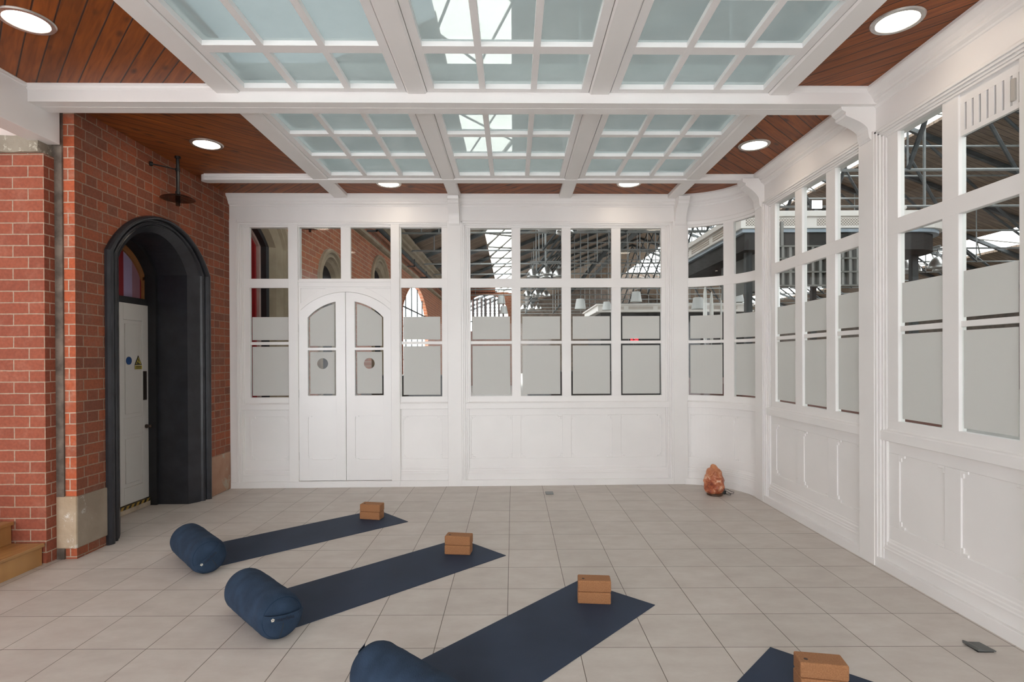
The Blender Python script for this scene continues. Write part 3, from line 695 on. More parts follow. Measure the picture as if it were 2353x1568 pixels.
m = MB(fL); m.strip([(y, 2.275) for y in ys], [(y, seg_arc(y, IC, .505, 2.505, 2.84)) for y in ys], .56, .575); fan = m.build('fanlight', stripem(), arch)
m = MB(fL); yo = [IC - .53 + 1.06 * i / 24 for i in range(25)]
m.strip([(y, seg_arc(y, IC, .475, 2.47, 2.79)) for y in [IC - .475 + .95 * i / 24 for i in range(25)]], [(y, seg_arc(y, IC, .53, 2.52, 2.86)) for y in yo], .54, .57)
m.box(IC + .475, IC + .53, .54, .57, 2.275, 2.52); m.box(IC - .53, IC - .475, .54, .57, 2.275, 2.52); m.build('fanlight_frame', paint('varnished_oak', (.30, .13, .045), .5), arch)
m = MB(fL); m.box(IC - .7, IC + .7, .62, .70, 0, 3.2); m.build('backing', CHARD, arch)

# wooden stairs at the far left
STW = boards('varnished_stair_timber', (0, 1), pitch=.30, dark=(.34, .17, .06), light=(.50, .27, .10), gap=.004, knots=False, rough=.3)
st = empty('staircase', (-3.70, 4.39, 0), 0, 'varnished wooden stairs rising to the left against the brick pier', 'stairs')
for i in range(4):
    z = .172 * (i + 1); x = -.240 * i
    m = MB(lambda u, n, zz: (u, n, zz)); m.box(x - .30, x + .022, -1.9, -.002, z - .028, z); m.build('tread', STW, st, bevel=.006)
    m = MB(); m.box(x - .022, x - .002, -1.88, -.004, z - .172, z - .026); m.build('riser', STW, st)
m = MB(); m.box(-1.25, -.03, -.012, -.001, 0, .10); m.build('stringer', STW, st)

# old gas-style pipe lamp hanging by the arch
pl = empty('pipe_lamp', (-3.375, 5.66, 3.66), 0, 'black pipe lamp with dark disc shade hanging from the boarded ceiling beside the arch', 'lamp')
m = MB(); m.tube([(0, 0, .0), (0, 0, -.37)], .016, 12); m.tube([(0, 0, -.0), (0, 0, -.02)], .028, 12); m.tube([(0, 0, -.355), (0, 0, -.385)], .024, 12); m.build('pipe', BLACK, pl)
m = MB(); m.tube([(0, 0, -.135), (-.075, -.11, -.137), (-.150, -.20, -.14)], .007, 8); m.tube([(-.139, -.185, -.14), (-.155, -.207, -.14)], .022, 10); m.tube([(0, 0, -.122), (0, 0, -.150)], .022, 10); m.build('wall_arm', BLACK, pl)
m = MB(); m.lathe([(.02, -.385), (.10, -.400), (.155, -.425), (.160, -.432), (.150, -.430), (.09, -.408), (.02, -.395)], 32); m.build('shade', glassm('smoked_glass', (.45, .42, .40), dust=.0), pl, smooth=True)
m = MB(); m.lathe([(.001, -.385), (.022, -.386), (.022, -.49), (.018, -.50), (.001, -.50)], 12); m.build('bulb_cage', glassm('cage_glass', (.35, .33, .30)), pl)
for k in range(4):
    pass

# ------------------------------------------------------------------ yoga things
def yoga_mat(corner, e_dir, l_dir, label, L_=1.80, W_=.605):
    ang = math.atan2(e_dir[1], e_dir[0])
    o = MB(); T_ = .005
    e = Vector((*e_dir, 0)).normalized(); l = Vector((*l_dir, 0)).normalized(); c = Vector((*corner, 0))
    # local box: x along the far edge, y along the length
    o.box(0, W_, -L_, 0, .0005, T_)
    ob = o.build('yoga_mat', MATM, None, bevel=.0015)
    ob.location = c; ob.rotation_euler = (0, 0, ang)
    tag(ob, label, 'yoga mat', 'navy yoga mats laid diagonally on the tiles'); return ob
yoga_mat((-1.453, 5.953), (.399, -.426), (-.717, -.697), 'navy yoga mat farthest from the camera, nearest the arched doorway')
yoga_mat((-.487, 4.984), (.421, -.431), (-.709, -.705), 'second navy yoga mat, between the farthest one and the wide near one')
yoga_mat((.464, 4.033), (.446, -.404), (-.671, -.741), 'large navy yoga mat crossing the middle foreground')
yoga_mat((1.412, 3.091), (.43, -.41), (-.69, -.72), 'navy yoga mat corner at the lower right edge, mostly out of frame')

BR, BL = .132, .60
def bolster(center, axis, roll_, label, text=False):
    o = empty('yoga_bolster', (center[0], center[1], 0), math.atan2(axis[1], axis[0]), label, 'bolster', 'round navy bolsters across the near ends of the mats')
    m = MB(); NS, SG = 40, 64; bm = m.bm; rings = []
    half = BL / 2
    prof = []
    for i in range(9):
        t = i / 8 * PI / 2; prof.append((-half + .035 * (1 - math.sin(t)) - .012, .040 + (BR - .045) * 1 + .035 * math.sin(t) - .030 - (.005)))
    P = [(-half - .022, .001), (-half - .021, .05), (-half - .016, .085), (-half - .006, .108), (-half + .010, .122), (-half + .030, BR - .003)]
    P += [(-half + .05 + (BL - .10) * i / 24, BR) for i in range(25)]
    P += [(half - .030, BR - .003), (half - .010, .122), (half + .006, .108), (half + .016, .085), (half + .021, .05), (half + .022, .001)]
    for x, r in P:
        ring = []
        for k in range(SG):
            a = 2 * PI * k / SG; v = Vector((x, r * math.cos(a), BR + r * math.sin(a)))
            if r > .1 and abs(x) < half - .02:      # soft creases across the top
                d = .0006 * noise.noise(Vector((x * 9 + center[0] * 3, a * 1.2, center[1]))) + .0010 * noise.noise(Vector((x * 22, a * 3, center[0] * 7)))
                v.y *= 1 + d / r * 2; v.z = BR + (v.z - BR) * (1 + d / r * 2)
            if v.z < .006: v.z = .006 + (v.z - .006) * .05
            ring.append(bm.verts.new(v))
        rings.append(ring)
    for a, b in zip(rings, rings[1:]):
        for k in range(SG): bm.faces.new((a[k], a[(k + 1) % SG], b[(k + 1) % SG], b[k]))
    bm.faces.new(rings[0][::-1]); bm.faces.new(rings[-1])
    m.build('cover', NAVY, o, smooth=True)
    # piping at both end seams
    for sx in (-1, 1):
        q = MB(); pts = [(sx * (half + .001), .1120 * math.cos(2 * PI * k / 48), BR + .1120 * math.sin(2 * PI * k / 48)) for k in range(49)]
        q.tube(pts, .0022, 6, caps=False); q.build('end_seam', NAVYD, o, smooth=True)
    # carrying strap across the end facing the room, turned by roll_
    def E(s_, t_, out):   # point on the end: s across, t up, rotated in the end plane
        ca, sa = math.cos(roll_), math.sin(roll_); y = s_ * ca - t_ * sa; z = s_ * sa + t_ * ca
        return (half + out, y, BR + z)
    q = MB(); K = 14; fr, bk = [], []
    for side, lst in ((1, fr), (-1, bk)): pass
    rows_ = []
    for i in range(K + 1):
        s_ = -.114 + .228 * i / K; bulge = .030 + .010 * math.cos(s_ / .121 * PI / 2) - .030 * (abs(s_) / .121) ** 5
        rows_.append([E(s_, .018 - .010 * math.cos(s_ / .121 * PI / 2) + h, bulge + th) for h, th in ((-.021, 0), (.021, .002), (.021, .005), (-.021, .003))])
    vs = [[q.bm.verts.new(p) for p in r] for r in rows_]
    for a, b in zip(vs, vs[1:]):
        for k in range(4): q.bm.faces.new((a[k], a[(k + 1) % 4], b[(k + 1) % 4], b[k]))
    q.bm.faces.new(vs[0][::-1]); q.bm.faces.new(vs[-1])
    stp = q.build('carry_strap', NAVY, o, smooth=False)
    q = MB(); q.tube([E(0.0, -.012, .0235), E(-.004, -.05, .0235), E(-.010, -.085, .0175), E(-.012, -.108, .007)], .0016, 6); q.build('zip_seam', BLK, o)
    # small pale flower emblem and the maker's lettering on the strap
    q = MB()
    for k in range(5):
        a = 2 * PI * k / 5 + .3; cs, ct = -.070 + .0062 * math.cos(a), .0125 + .0062 * math.sin(a)
        q.tube([E(cs, ct, .0375), E(cs, ct, .0425)], .0036, 8)
    q.build('flower_emblem', paint('pale_emblem', (.62, .58, .50), .7), stp)
    cu = bpy.data.curves.new('lettering', 'FONT'); cu.body = 'manduka'; cu.size = .030; cu.extrude = .0006; cu.align_x = 'LEFT'; cu.align_y = 'CENTER'
    tmp = bpy.data.objects.new('lettering_tmp', cu); COL.objects.link(tmp); dg = bpy.context.evaluated_depsgraph_get(); me = bpy.data.meshes.new_from_object(tmp.evaluated_get(dg)); bpy.data.objects.remove(tmp)
    for v in me.vertices:
        s_ = -.052 + v.co.x * .95; t_ = .009 + v.co.y; v.co = Vector(E(s_, t_, .0345 + .010 * math.cos(s_ / .121 * PI / 2) + .0012 + v.co.z))
    me.materials.append(paint('dark_embroidery', (.004, .008, .02), .8)); tx = bpy.data.objects.new('lettering', me); COL.objects.link(tx); tx.parent = stp
    return o
# the end with the strap is +x in the bolster's own frame
bolster((-2.485, 4.395), (.697, -.717), math.radians(38), 'round navy bolster on the farthest mat, its strap end tilted, nearest the arch')
bolster((-1.535, 3.405), (.705, -.709), math.radians(-4), 'round navy bolster on the second mat with lettered strap facing the camera')
b3 = bolster((-.462, 2.470), (-.741, .671), math.radians(60), 'round navy bolster cut by the bottom edge, on the large near mat')

CORK = paint('cork', (.30, .130, .052), .85, .25, 160, bump=.5, bscale=320, vcol=(.40, .185, .080), detail=2)
BWD, BDP, BHT = .214, .112, .0745
def cork_block(c, ang, z, label):
    o = MB(); o.box(-BWD / 2, BWD / 2, -BDP / 2, BDP / 2, 0, BHT); ob = o.build('cork_yoga_block', CORK, None, bevel=.008, seg=3)
    ob.location = (c[0], c[1], z); ob.rotation_euler = (0, 0, ang); tag(ob, label, 'yoga block', 'cork yoga blocks stacked in pairs on the mats')
    return ob
def stamp(ob):
    q = MB(); q.lathe([(.0001, BHT - .0005), (.0095, BHT - .0005), (.0095, BHT + .0006), (.0001, BHT + .0006)], 20, c=(-.072, -.018, 0)); q.build('stamp', paint('burnt_stamp', (.075, .05, .04), .9), ob)
names = ['farthest mat', 'second mat', 'large near mat', 'corner mat at the lower right']
for (c, ang, d), nm in zip((((-1.425, 5.628), -.20, .02), ((-.455, 4.615), -.115, -.03), ((.526, 3.690), -.10, .012), ((1.470, 2.690), -.14, -.035)), names):
    cork_block(c, ang, .0052, 'lower cork yoga block of the pair on the ' + nm)
    u = cork_block((c[0] + .002, c[1] + .003), ang + d, .0052 + BHT + .0005, 'upper cork yoga block of the pair on the ' + nm); stamp(u)

# salt lamp in the curved corner
def saltm():
    m_, nt, b = _new('pink_rock_salt'); N = nt.nodes; L = nt.links; tc = N.new('ShaderNodeTexCoord')
    n1 = N.new('ShaderNodeTexNoise'); n1.inputs['Scale'].default_value = 9; n1.inputs['Detail'].default_value = 8; n1.inputs['Roughness'].default_value = .65; n1.inputs['Distortion'].default_value = 1.2; L.new(tc.outputs['Object'], n1.inputs['Vector'])
    rp = N.new('ShaderNodeValToRGB'); L.new(n1.outputs['Fac'], rp.inputs[0]); E_ = rp.color_ramp.elements
    E_[0].position = .38; E_[0].color = (.24, .045, .020, 1); E_[1].position = .62; E_[1].color = (.74, .50, .37, 1); e = E_.new(.49); e.color = (.42, .115, .045, 1); e = E_.new(.56); e.color = (.58, .25, .14, 1)
    sx = N.new('ShaderNodeSeparateXYZ'); L.new(tc.outputs['Object'], sx.inputs[0]); mr = N.new('ShaderNodeMapRange'); mr.inputs[1].default_value = .2; mr.inputs[2].default_value = .36; mr.inputs[4].default_value = .65; L.new(sx.outputs['Z'], mr.inputs[0])
    mx = N.new('ShaderNodeMixRGB'); L.new(mr.outputs[0], mx.inputs[0]); L.new(rp.outputs[0], mx.inputs[1]); mx.inputs[2].default_value = (.66, .31, .15, 1)
    L.new(mx.outputs[0], b.inputs['Base Color']); b.inputs['Roughness'].default_value = .45; b.inputs['Subsurface Weight'].default_value = .15; b.inputs['Subsurface Radius'].default_value = (.03, .01, .005); return m_
sl = empty('salt_lamp', (2.353, 6.56, 0), 0, 'orange pink rock salt lamp on the floor in the curved corner', 'lamp')
m = MB(); rings = []; prof = [(.078, .024), (.092, .030), (.108, .055), (.116, .09), (.117, .14), (.112, .18), (.100, .22), (.088, .255), (.074, .290), (.055, .315), (.040, .335), (.028, .350), (.012, .358), (.001, .360)]
for j in range(len(prof) * 2 - 1):
    i = j // 2; r, z = prof[i] if j % 2 == 0 else ((prof[i][0] + prof[i + 1][0]) / 2, (prof[i][1] + prof[i + 1][1]) / 2)
    rings.append([])
    for k in range(36):
        a = 2 * PI * k / 36; d = Vector((math.cos(a) * r, math.sin(a) * r, z)); q = noise.cell(d * 13) * .010 + noise.noise(d * 14) * .016 + noise.noise(d * 34) * .006
        rr = max(.0005, r + (q - .004) * min(1, r / .05)); rings[-1].append(m.bm.verts.new((math.cos(a) * rr - .018 * (z / .36) ** 2, math.sin(a) * rr, z + .004 * noise.noise(d * 30))))
for a, b in zip(rings, rings[1:]):
    for k in range(36): m.bm.faces.new((a[k], a[(k + 1) % 36], b[(k + 1) % 36], b[k]))
m.bm.faces.new(rings[0][::-1]); m.bm.faces.new(rings[-1]); m.build('salt_crystal', saltm(), sl, smooth=False)
m = MB(); m.lathe([(.0001, 0), (.086, 0), (.090, .004), (.090, .022), (.086, .026), (.0001, .026)], 40); m.build('wooden_base', paint('dark_walnut', (.07, .03, .014), .45, .2, 20), sl, bevel=0)
m = MB(); m.tube([(.085, .02, .012), (.125, .0, .010), (.145, -.02, .006), (.17, -.03, .005), (.19, .0, .005), (.185, .03, .012), (.13, .04, .045), (.125, .035, .06)], .003, 8)
m.tube([(.125, .035, .058), (.16, .03, .055), (.205, .02, .03), (.225, .0, .028), (.215, -.01, .012), (.17, .02, .012), (.14, .02, .012)], .003, 8); m.build('power_cord', BLACK, sl, smooth=True)
m = MB(); m.box(.106, .135, .0, .045, .004, .045); m.build('cord_switch', BLACK, sl, bevel=.006)

# floor covers
GRYP = paint('grey_plastic_lid', (.20, .205, .205), .5, .05, 5)
o = MB(); o.box(-.046, .046, -.055, .055, 0, .012); fo = o.build('floor_socket_cover', GRYP, None, bevel=.004); fo.location = (.425, 6.655, .0); tag(fo, 'small grey floor socket cover by the back wall skirting', 'floor socket', 'grey floor socket covers')
fo = empty('floor_socket_cover', (2.555, 3.08, 0), 0, 'dark grey floor socket cover with lifted edge, near the right wall', 'floor socket', 'grey floor socket covers')
m = MB(); m.prism([(-.050, .006), (.045, .004), (.045, .010), (-.020, .0125), (-.050, .022), (-.052, .018)], -.05, .048)
for v in m.bm.verts: v.co.x += v.co.y * -.12
m.build('lid', paint('dark_grey_lid', (.11, .115, .11), .55), fo, bevel=.002)
m = MB(); m.box(-.046, .042, -.045, .043, 0, .005); m.build('base_plate', BLACK, fo)

# ================================================================== the hall beyond the glass
HALLF = paint('pale_hall_floor', (.36, .34, .31), .4, .15, 2)
mb = MB(); mb.box(2.96, 26, -4, 62, -.13, -.01); mb.box(-6, 2.96, 7.32, 62, -.13, -.01); structure(mb, 'floor', HALLF)
HB = brickm('hall_red_brick', (.40, .125, .052), (.30, .090, .042), (.42, .30, .20), bw=.33, rh=.105, ms=.008, uv='YZ', shift=(0, 10), stain=(.40, .20, .12), stain_amt=.3, bump=.2)
HBX = brickm('hall_end_brick', (.34, .11, .05), (.26, .08, .04), (.40, .30, .20), bw=.33, rh=.105, ms=.008, uv='XZ', shift=(30, 10), stain_amt=.2, bump=.2)
BUFF = paint('buff_limestone', (.26, .20, .135), .85, .2, 3, bump=.3, bscale=12, vcol=(.34, .27, .19))
REDP = paint('red_panel_paint', (.32, .012, .016), .6, .1, 3); CREAM = paint('mauve_cream_paint', (.50, .36, .32), .6, .1, 3)
BARK = paint('roof_board_brown', (.085, .062, .048), .9, .35, 3)
ARCH = [(7.62, 1.20, 3.30, 4.05), (10.88, .74, 3.20, 3.74), (14.9, .92, 3.78, 4.36)]     # centre, half width, spring, peak of the stone surround
BIG = (20.6, 2.75, 3.30, 4.35)
mb = MB(fL); cur = 6.99; WT = 5.3
for c, hw, sp_, pk in ARCH + [BIG]:
    a, b = max(cur, c - hw + .04), c + hw - .04
    if a > cur: mb.box(cur, a, 0, .5 if a < 17 else .14, 0, WT)
    ys = [a + (b - a) * i / 24 for i in range(25)]
    mb.strip([(y, seg_arc(y, c, hw, sp_, pk) - .03) for y in ys], [(y, WT) for y in ys], 0, .5 if c < 17 else .14)
    cur = b
mb.box(cur, 34.4, 0, .14, 0, WT); structure(mb, 'wall_hall', HB)
def stone_arch(c, hw, sp_, pk, label, deep=.42, colours=True):
    def path(k): return [(max(y, 7.25), z) for y, z in arch_path(c, hw - k, sp_ - .01, pk - k, 20)]
    m = MB(fL); k_ = min(.42, hw * .42); s_ = [(0, .02), (0, -.05), (.03, -.08), (.07, -.07), (.10, -.03), (.13, -.03), (.16, -.04), (.19, .0), (k_ - .06, .04), (k_, .12)]
    m.loft([[(y, n_, z) for y, z in path(k)] for k, n_ in s_]); o = m.build('stone_archway', BUFF, None, smooth=False)
    tag(o, label, 'archway', 'stone arches in the hall brick wall')
    if colours: lay = [(k_, .12, k_ + .05, .14, CHARD), (k_ + .05, .14, k_ + .05, .22, CHARD), (k_ + .05, .22, k_ + .09, .23, CREAM), (k_ + .09, .23, k_ + .09, .27, CREAM), (k_ + .09, .27, k_ + .12, .28, REDP), (k_ + .12, .28, k_ + .12, .34, REDP)]
    else: lay = [(k_, .12, k_ + .05, .30, CHARD)]
    for i, (a, n0, b, n1, mt) in enumerate(lay):
        m = MB(fL); m.loft([[(y, n0, z) for y, z in path(a)], [(y, n1, z) for y, z in path(b)]]); m.build('frame_step', mt, o)
    m = MB(fL); P = path(k_ + .04); m.prism(P, .36 if colours else .25, .40 if colours else .30); m.build('door_infill' if colours else 'dark_glazing', REDP if colours else paint('dark_pane', (.03, .035, .04), .15, .1, 2), o)
    return o
stone_arch(*ARCH[0], 'tall buff stone archway with red and cream inner frame, seen through the leftmost pane')
stone_arch(*ARCH[1], 'narrow buff stone arch seen through the pane above the left door leaf', colours=False)
stone_arch(*ARCH[2], 'buff stone arch seen through the pane above the right door leaf', colours=False)
# large bright arched window
o = MB(fL); P = arch_path(BIG[0], BIG[1], BIG[2], BIG[3], 24); Q = arch_path(BIG[0], BIG[1] - .10, BIG[2], BIG[3] - .08, 24)
o.loft([[(y, .0, z) for y, z in P], [(y, -.02, z) for y, z in P], [(y, -.02, z) for y, z in Q], [(y, .12, z) for y, z in Q]]); bw = o.build('arched_window', HB, None); tag(bw, 'bright arched window in the hall brick wall, right of the double doors', 'window')
o = MB(fL)
for y in (18.9, 20.0, 21.2, 22.3): o.box(y - .03, y + .03, .06, .10, 0, seg_arc(y, BIG[0], BIG[1], BIG[2], BIG[3]) - .06)
for z in (1.6, 2.7, 3.35): o.box(17.95, 23.25, .065, .095, z - .025, z + .025)
o.build('glazing_bars', IRON, bw)
# string course, balusters, gutter pipe, stone cornice
o = MB(fL); o.prof(8, 33.95, [(0, 4.50), (-.05, 4.52), (-.09, 4.55), (-.09, 4.62), (0, 4.62)]); structure(o, 'trim_36', BUFF)
o = MB(fL); o.prof(8, 33.95, [(0, 5.05), (-.10, 5.07), (-.13, 5.15), (-.20, 5.20), (-.20, 5.30), (-.30, 5.36), (-.30, 5.46), (.4, 5.46), (.4, 5.05)]); structure(o, 'trim_37', BUFF)
o = MB(fL); o.tube([(8, -.18, 4.88), (33.9, -.18, 4.88)], .055, 10); gp = o.build('gutter_pipe', IRON, None, smooth=True); tag(gp, 'long dark pipe running under the stone cornice of the hall wall', 'pipe')
for y in (13.6, 16.2, 18.8, 21.4, 24.0): q = MB(fL); q.box(y - .02, y + .02, -.26, -.004, 4.70, 4.74); q.box(y - .02, y + .02, -.26, -.22, 4.70, 4.95); q.build('bracket', IRON, gp)
o = MB(fL); o.tube([(16.6, -.12, .1), (16.6, -.12, 4.6)], .075, 12); dp = o.build('drain_pipe', IRON, None, smooth=True); tag(dp, 'vertical black rainwater pipe beyond the stone arches', 'pipe')
# second pipe lamp on the hall wall
l2 = copy_tree(pl); l2.location = (-3.375, 9.35, 4.23); l2['label'] = 'second black pipe lamp, seen through the pane above the left door leaf'

# hall roof: boarded slopes with rooflight strips left open to the sky
def rz_(x): return 5.5 + .4 * (x + 3.5) if x < 9.5 else 10.7 - .4 * (x - 9.5)
def slope(name, x0, x1, y0, y1, mat, th=.10):
    m = MB(); pts = [(x0, rz_(x0)), (x1, rz_(x1))] if not (x0 < 9.5 < x1) else [(x0, rz_(x0)), (9.5, 10.7), (x1, rz_(x1))]
    for (a, za), (b, zb) in zip(pts, pts[1:]):
        v = [m.bm.verts.new(p) for p in ((a, y0, za), (b, y0, zb), (b, y1, zb), (a, y1, za), (a, y0, za + th), (b, y0, zb + th), (b, y1, zb + th), (a, y1, za + th))]
        for f in ((0, 1, 2, 3), (7, 6, 5, 4), (0, 4, 5, 1), (1, 5, 6, 2), (2, 6, 7, 3), (3, 7, 4, 0)): m.bm.faces.new([v[i] for i in f])
    return structure(m, name, mat)
RBD = boards('hall_roof_boards', (1, 0), pitch=.22, dark=(.13, .09, .065), light=(.25, .18, .13), gap=.06, seam=(.02, .015, .012), knots=False, rough=.9)
POLY = frost('ribbed_polycarbonate', (.36, .385, .40), .85)
STRIP = glassm('dimming_roof_sheet', (.80, .78, .75), dust=.0, refl=.3)  # tinted sheet added over the first strip to dim the sky behind the rooflights
YB = 8.0
slope('ceiling', -3.9, -1.08, YB, 34.4, RBD); slope('ceiling', 0.0, 11.14, YB, 62, RBD); slope('ceiling', 13.54, 19.65, YB, 62, RBD); slope('ceiling', 20.9, 25.0, YB, 62, RBD)
slope('ceiling', -1.08, 0.0, -6, 17, STRIP, .02); slope('ceiling', -3.9, -1.08, -6, YB, POLY, .02); slope('ceiling', 0.0, 6.0, -6, YB, POLY, .02); slope('ceiling', 6.0, 25, -6, YB, RBD)
mb = MB(); mb.box(25, 25.3, -6, 62, -.1, 4.9); structure(mb, 'wall_far_side', BARK)
mb = MB(); mb.box(2.9, 25.3, -6.3, -6, -.1, 6.0); structure(mb, 'wall_near_end', BARK)
mb = MB(); mb.box(0, 25.3, 62, 62.3, -.1, 11); structure(mb, 'wall_far_end', BARK)
# cross wall with a bright arched window
W34 = 34.0
def fW(u, n, z): return (u, W34 + n, z)
mb = MB(fW); c, hw = -1.62, 1.32
mb.box(-3.6, c - hw, 0, .4, 0, 5.6); mb.box(c + hw, .25, 0, .4, 0, 5.6)
ys = [c - hw + 2 * hw * i / 24 for i in range(25)]; arcz = lambda y: 4.35 + math.sqrt(max(0, hw * hw - (y - c) ** 2)) * .9
mb.strip([(y, arcz(y)) for y in ys], [(y, 5.65) for y in ys], 0, .4); mb.box(-3.6, -1.06, 0, .4, 5.6, 6.45); mb.box(c - hw, c + hw, 0, .4, 0, 3.3); structure(mb, 'wall_cross', HBX)
o = MB(fW); 
for x in (c - .75, c - .1, c + .55): o.box(x - .025, x + .025, .15, .22, 0, arcz(x))
o.box(c - hw, c + hw, .15, .22, 3.85, 3.92); bw2 = o.build('arched_window', IRON, None); tag(bw2, 'far bright arched window behind the first pane of the four pane bay', 'window')
o = MB(fW); 
for k in range(9): o.box(c - hw + .12 + k * .27, c - hw + .12 + k * .27 + .13, .9, .95, .0, 5.4)
o.build('slatted_screen', paint('pale_slats', (.20, .20, .21), .7), bw2)
# trusses
def truss(y):
    o = empty('roof_truss', (0, y, 0), 0, 'dark iron roof truss with grey tie rods spanning the hall', 'roof truss', 'iron trusses across the hall roof')
    return o
t0 = truss(8.2)
m = MB()
for xa, xb in ((-3.5, -1.1), (.03, 9.5), (9.5, 24.5)):
    m = MB(); za, zb = rz_(xa) - .02, rz_(xb) - .02
    v = [m.bm.verts.new(p) for p in ((xa, -.06, za), (xb, -.06, zb), (xb, .06, zb), (xa, .06, za), (xa, -.06, za - .15), (xb, -.06, zb - .15), (xb, .06, zb - .15), (xa, .06, za - .15))]
    for f in ((0, 1, 2, 3), (7, 6, 5, 4), (0, 4, 5, 1), (1, 5, 6, 2), (2, 6, 7, 3), (3, 7, 4, 0)): m.bm.faces.new([v[i] for i in f])
    m.build('rafter', IRON, t0)
for xa, xb, z in ((-3.5, 24.5, 5.2), (2.6, 16.4, 7.6)): m = MB(); m.tube([(xa, 0, z), (xb, 0, z)], .030, 6); m.build('tie_rod', STEEL_PIPE, t0)
for x in (-2.6, -2.1, 1.0, 3.2, 5.4, 7.6, 10.8, 14.5, 17.5): m = MB(); m.tube([(x, 0, 5.2), (x, 0, rz_(x) - .1)], .020, 6); m.build('hanger_rod', STEEL_PIPE, t0)
for xa, za, xb, zb in ((1.0, 5.2, 3.2, 8.0), (3.2, 5.2, 6.5, 9.3), (7.6, 5.2, 9.5, 10.5), (12.5, 5.2, 9.5, 10.5), (17.5, 5.2, 13.5, 8.9), (20.5, 5.2, 17.5, 7.4)): m = MB(); m.tube([(xa, 0, za), (xb, 0, zb)], .045, 6); m.build('strut', IRON, t0)
for k in range(1, 15): c_ = copy_tree(t0); c_.location.y = 8.2 + 2.6 * k
# wind bracing across the first rooflight strip, purlins
o = MB(); za, zb = rz_(-1.08) - .09, rz_(0) - .09
for k in range(-5, 15):
    y = 8.2 + 2.6 * k; q_ = .05 if y > 12 else .022; o.tube([(-1.10, y, za), (.02, y + 2.6, zb)], q_, 5); o.tube([(.02, y, zb), (-1.10, y + 2.6, za)], q_, 5)
br_ = o.build('wind_bracing', paint('grey_brace', (.20, .19, .17), .6), None); tag(br_, 'lattice of crossing grey braces under the long left rooflight', 'roof bracing')
o = MB()
for x0, x1 in ((11.14, 13.54), (19.65, 20.9)):
    for k in range(-3, 18): y = 8.2 + 2.6 * k; o.tube([(x0, y, rz_(x0) - .05), (x1, y + 1.3, rz_(x1) - .05)], .03, 5); o.tube([(x1, y + 1.3, rz_(x1) - .05), (x0, y + 2.6, rz_(x0) - .05)], .03, 5)
br_ = o.build('wind_bracing', MATS['grey_brace'], None); tag(br_, 'zigzag grey braces under the long right hand rooflights', 'roof bracing')
o = MB(); o.box(7.22, 7.38, 7.9, 60, 8.95, 8.98); o.box(7.22, 7.38, 7.9, 60, 9.20, 9.23); o.box(7.285, 7.315, 7.9, 60, 8.98, 9.20); pu = o.build('roof_beam', IRON, None); tag(pu, 'long dark steel beam running away under the hall roof', 'beam')
o = MB(); o.tube([(3.3, 3.5, 4.45), (9.5, 3.9, 4.40)], .035, 8); o.tube([(3.3, 3.2, 4.05), (9.5, 5.0, 4.65)], .012, 6); o.tube([(3.6, 6.4, 4.65), (9.5, 6.6, 4.62)], .025, 8); o.tube([(4.75, 6.45, 4.64), (4.75, 6.45, 6.4)], .02, 6)
pp = o.build('roof_pipes', paint('pale_green_pipe', (.40, .46, .45), .4, .1, 3), None, smooth=True); tag(pp, 'thin pale pipes crossing outside the right hand windows', 'pipe')

# pendant lamps in clusters
ALU = paint('spun_aluminium', (.50, .50, .49), .3, .12, 30, metal=.95); LAMPE = emit('white_lamp_glow', (1.0, .99, .96), 2.6)
def pendant():
    o = empty('pendant_lamp', (0, 0, 0), 0, 'silver dome pendant lamp hanging in a cluster in the hall', 'pendant lamp', 'silver dome pendants hanging in clusters')
    m = MB(); m.lathe([(.225, 0), (.222, .03), (.205, .10), (.17, .18), (.125, .245), (.08, .285), (.06, .30), (.056, .298), (.12, .235), (.165, .172), (.198, .096), (.214, .028), (.217, 0)], 28); m.build('shade', ALU, o, smooth=True)
    m = MB(); m.lathe([(.0001, .012), (.212, .012), (.212, .02), (.0001, .02)], 24); m.build('lamp_disc', LAMPE, o)
    m = MB(); m.tube([(0, 0, .29), (0, 0, .42)], .035, 10); m.tube([(.03, 0, .30), (.03, 0, .36)], .014, 6); m.build('lamp_holder', STEEL_PIPE, o)
    m = MB(); m.tube([(0, 0, .42), (0, 0, .495)], .010, 6); m.build('cord', BLACK, o)
    return o
P0 = pendant(); first = [True]
def cluster(x, y, z, offs, name):
    for i, (dx, dy, dz) in enumerate(offs):
        o = P0 if first[0] else copy_tree(P0); first[0] = False; o.location = (x + dx, y + dy, z + dz); o['label'] = name
    h = MB(); h.tube([(x - .55, y, z + .56), (x + .55, y, z + .56)], .03, 6); h.tube([(x, y - .55, z + .56), (x, y + .55, z + .56)], .03, 6); h.tube([(x, y, z + .56), (x, y, rz_(x) - .02)], .035, 8)
    hh = h.build('lamp_carrier', STEEL_PIPE, None); tag(hh, name.replace('silver dome pendant in', 'grey cross bar carrying').replace('cluster', 'lamp cluster'), 'lamp bracket')
OF = [(-.48, 0, 0), (.48, 0, .0), (0, .46, .02), (0, -.46, 0)]
cluster(1.33, 13.8, 4.76, OF, 'silver dome pendant in the nearest cluster, at the top of the four pane bay')
cluster(1.22, 20.7, 4.62, OF, 'silver dome pendant in the second cluster, low in the top second pane')
cluster(1.24, 29.0, 4.82, OF, 'silver dome pendant in the third cluster, in the middle row second pane')
cluster(1.22, 37.5, 4.92, OF, 'silver dome pendant in the farthest cluster, just above the frosted film')
cluster(11.0, 15.0, 3.90, OF, 'silver dome pendant in the cluster seen through the right wall')
cluster(7.58, 19.8, 4.60, OF, 'silver dome pendant in the cluster seen through the curved corner')
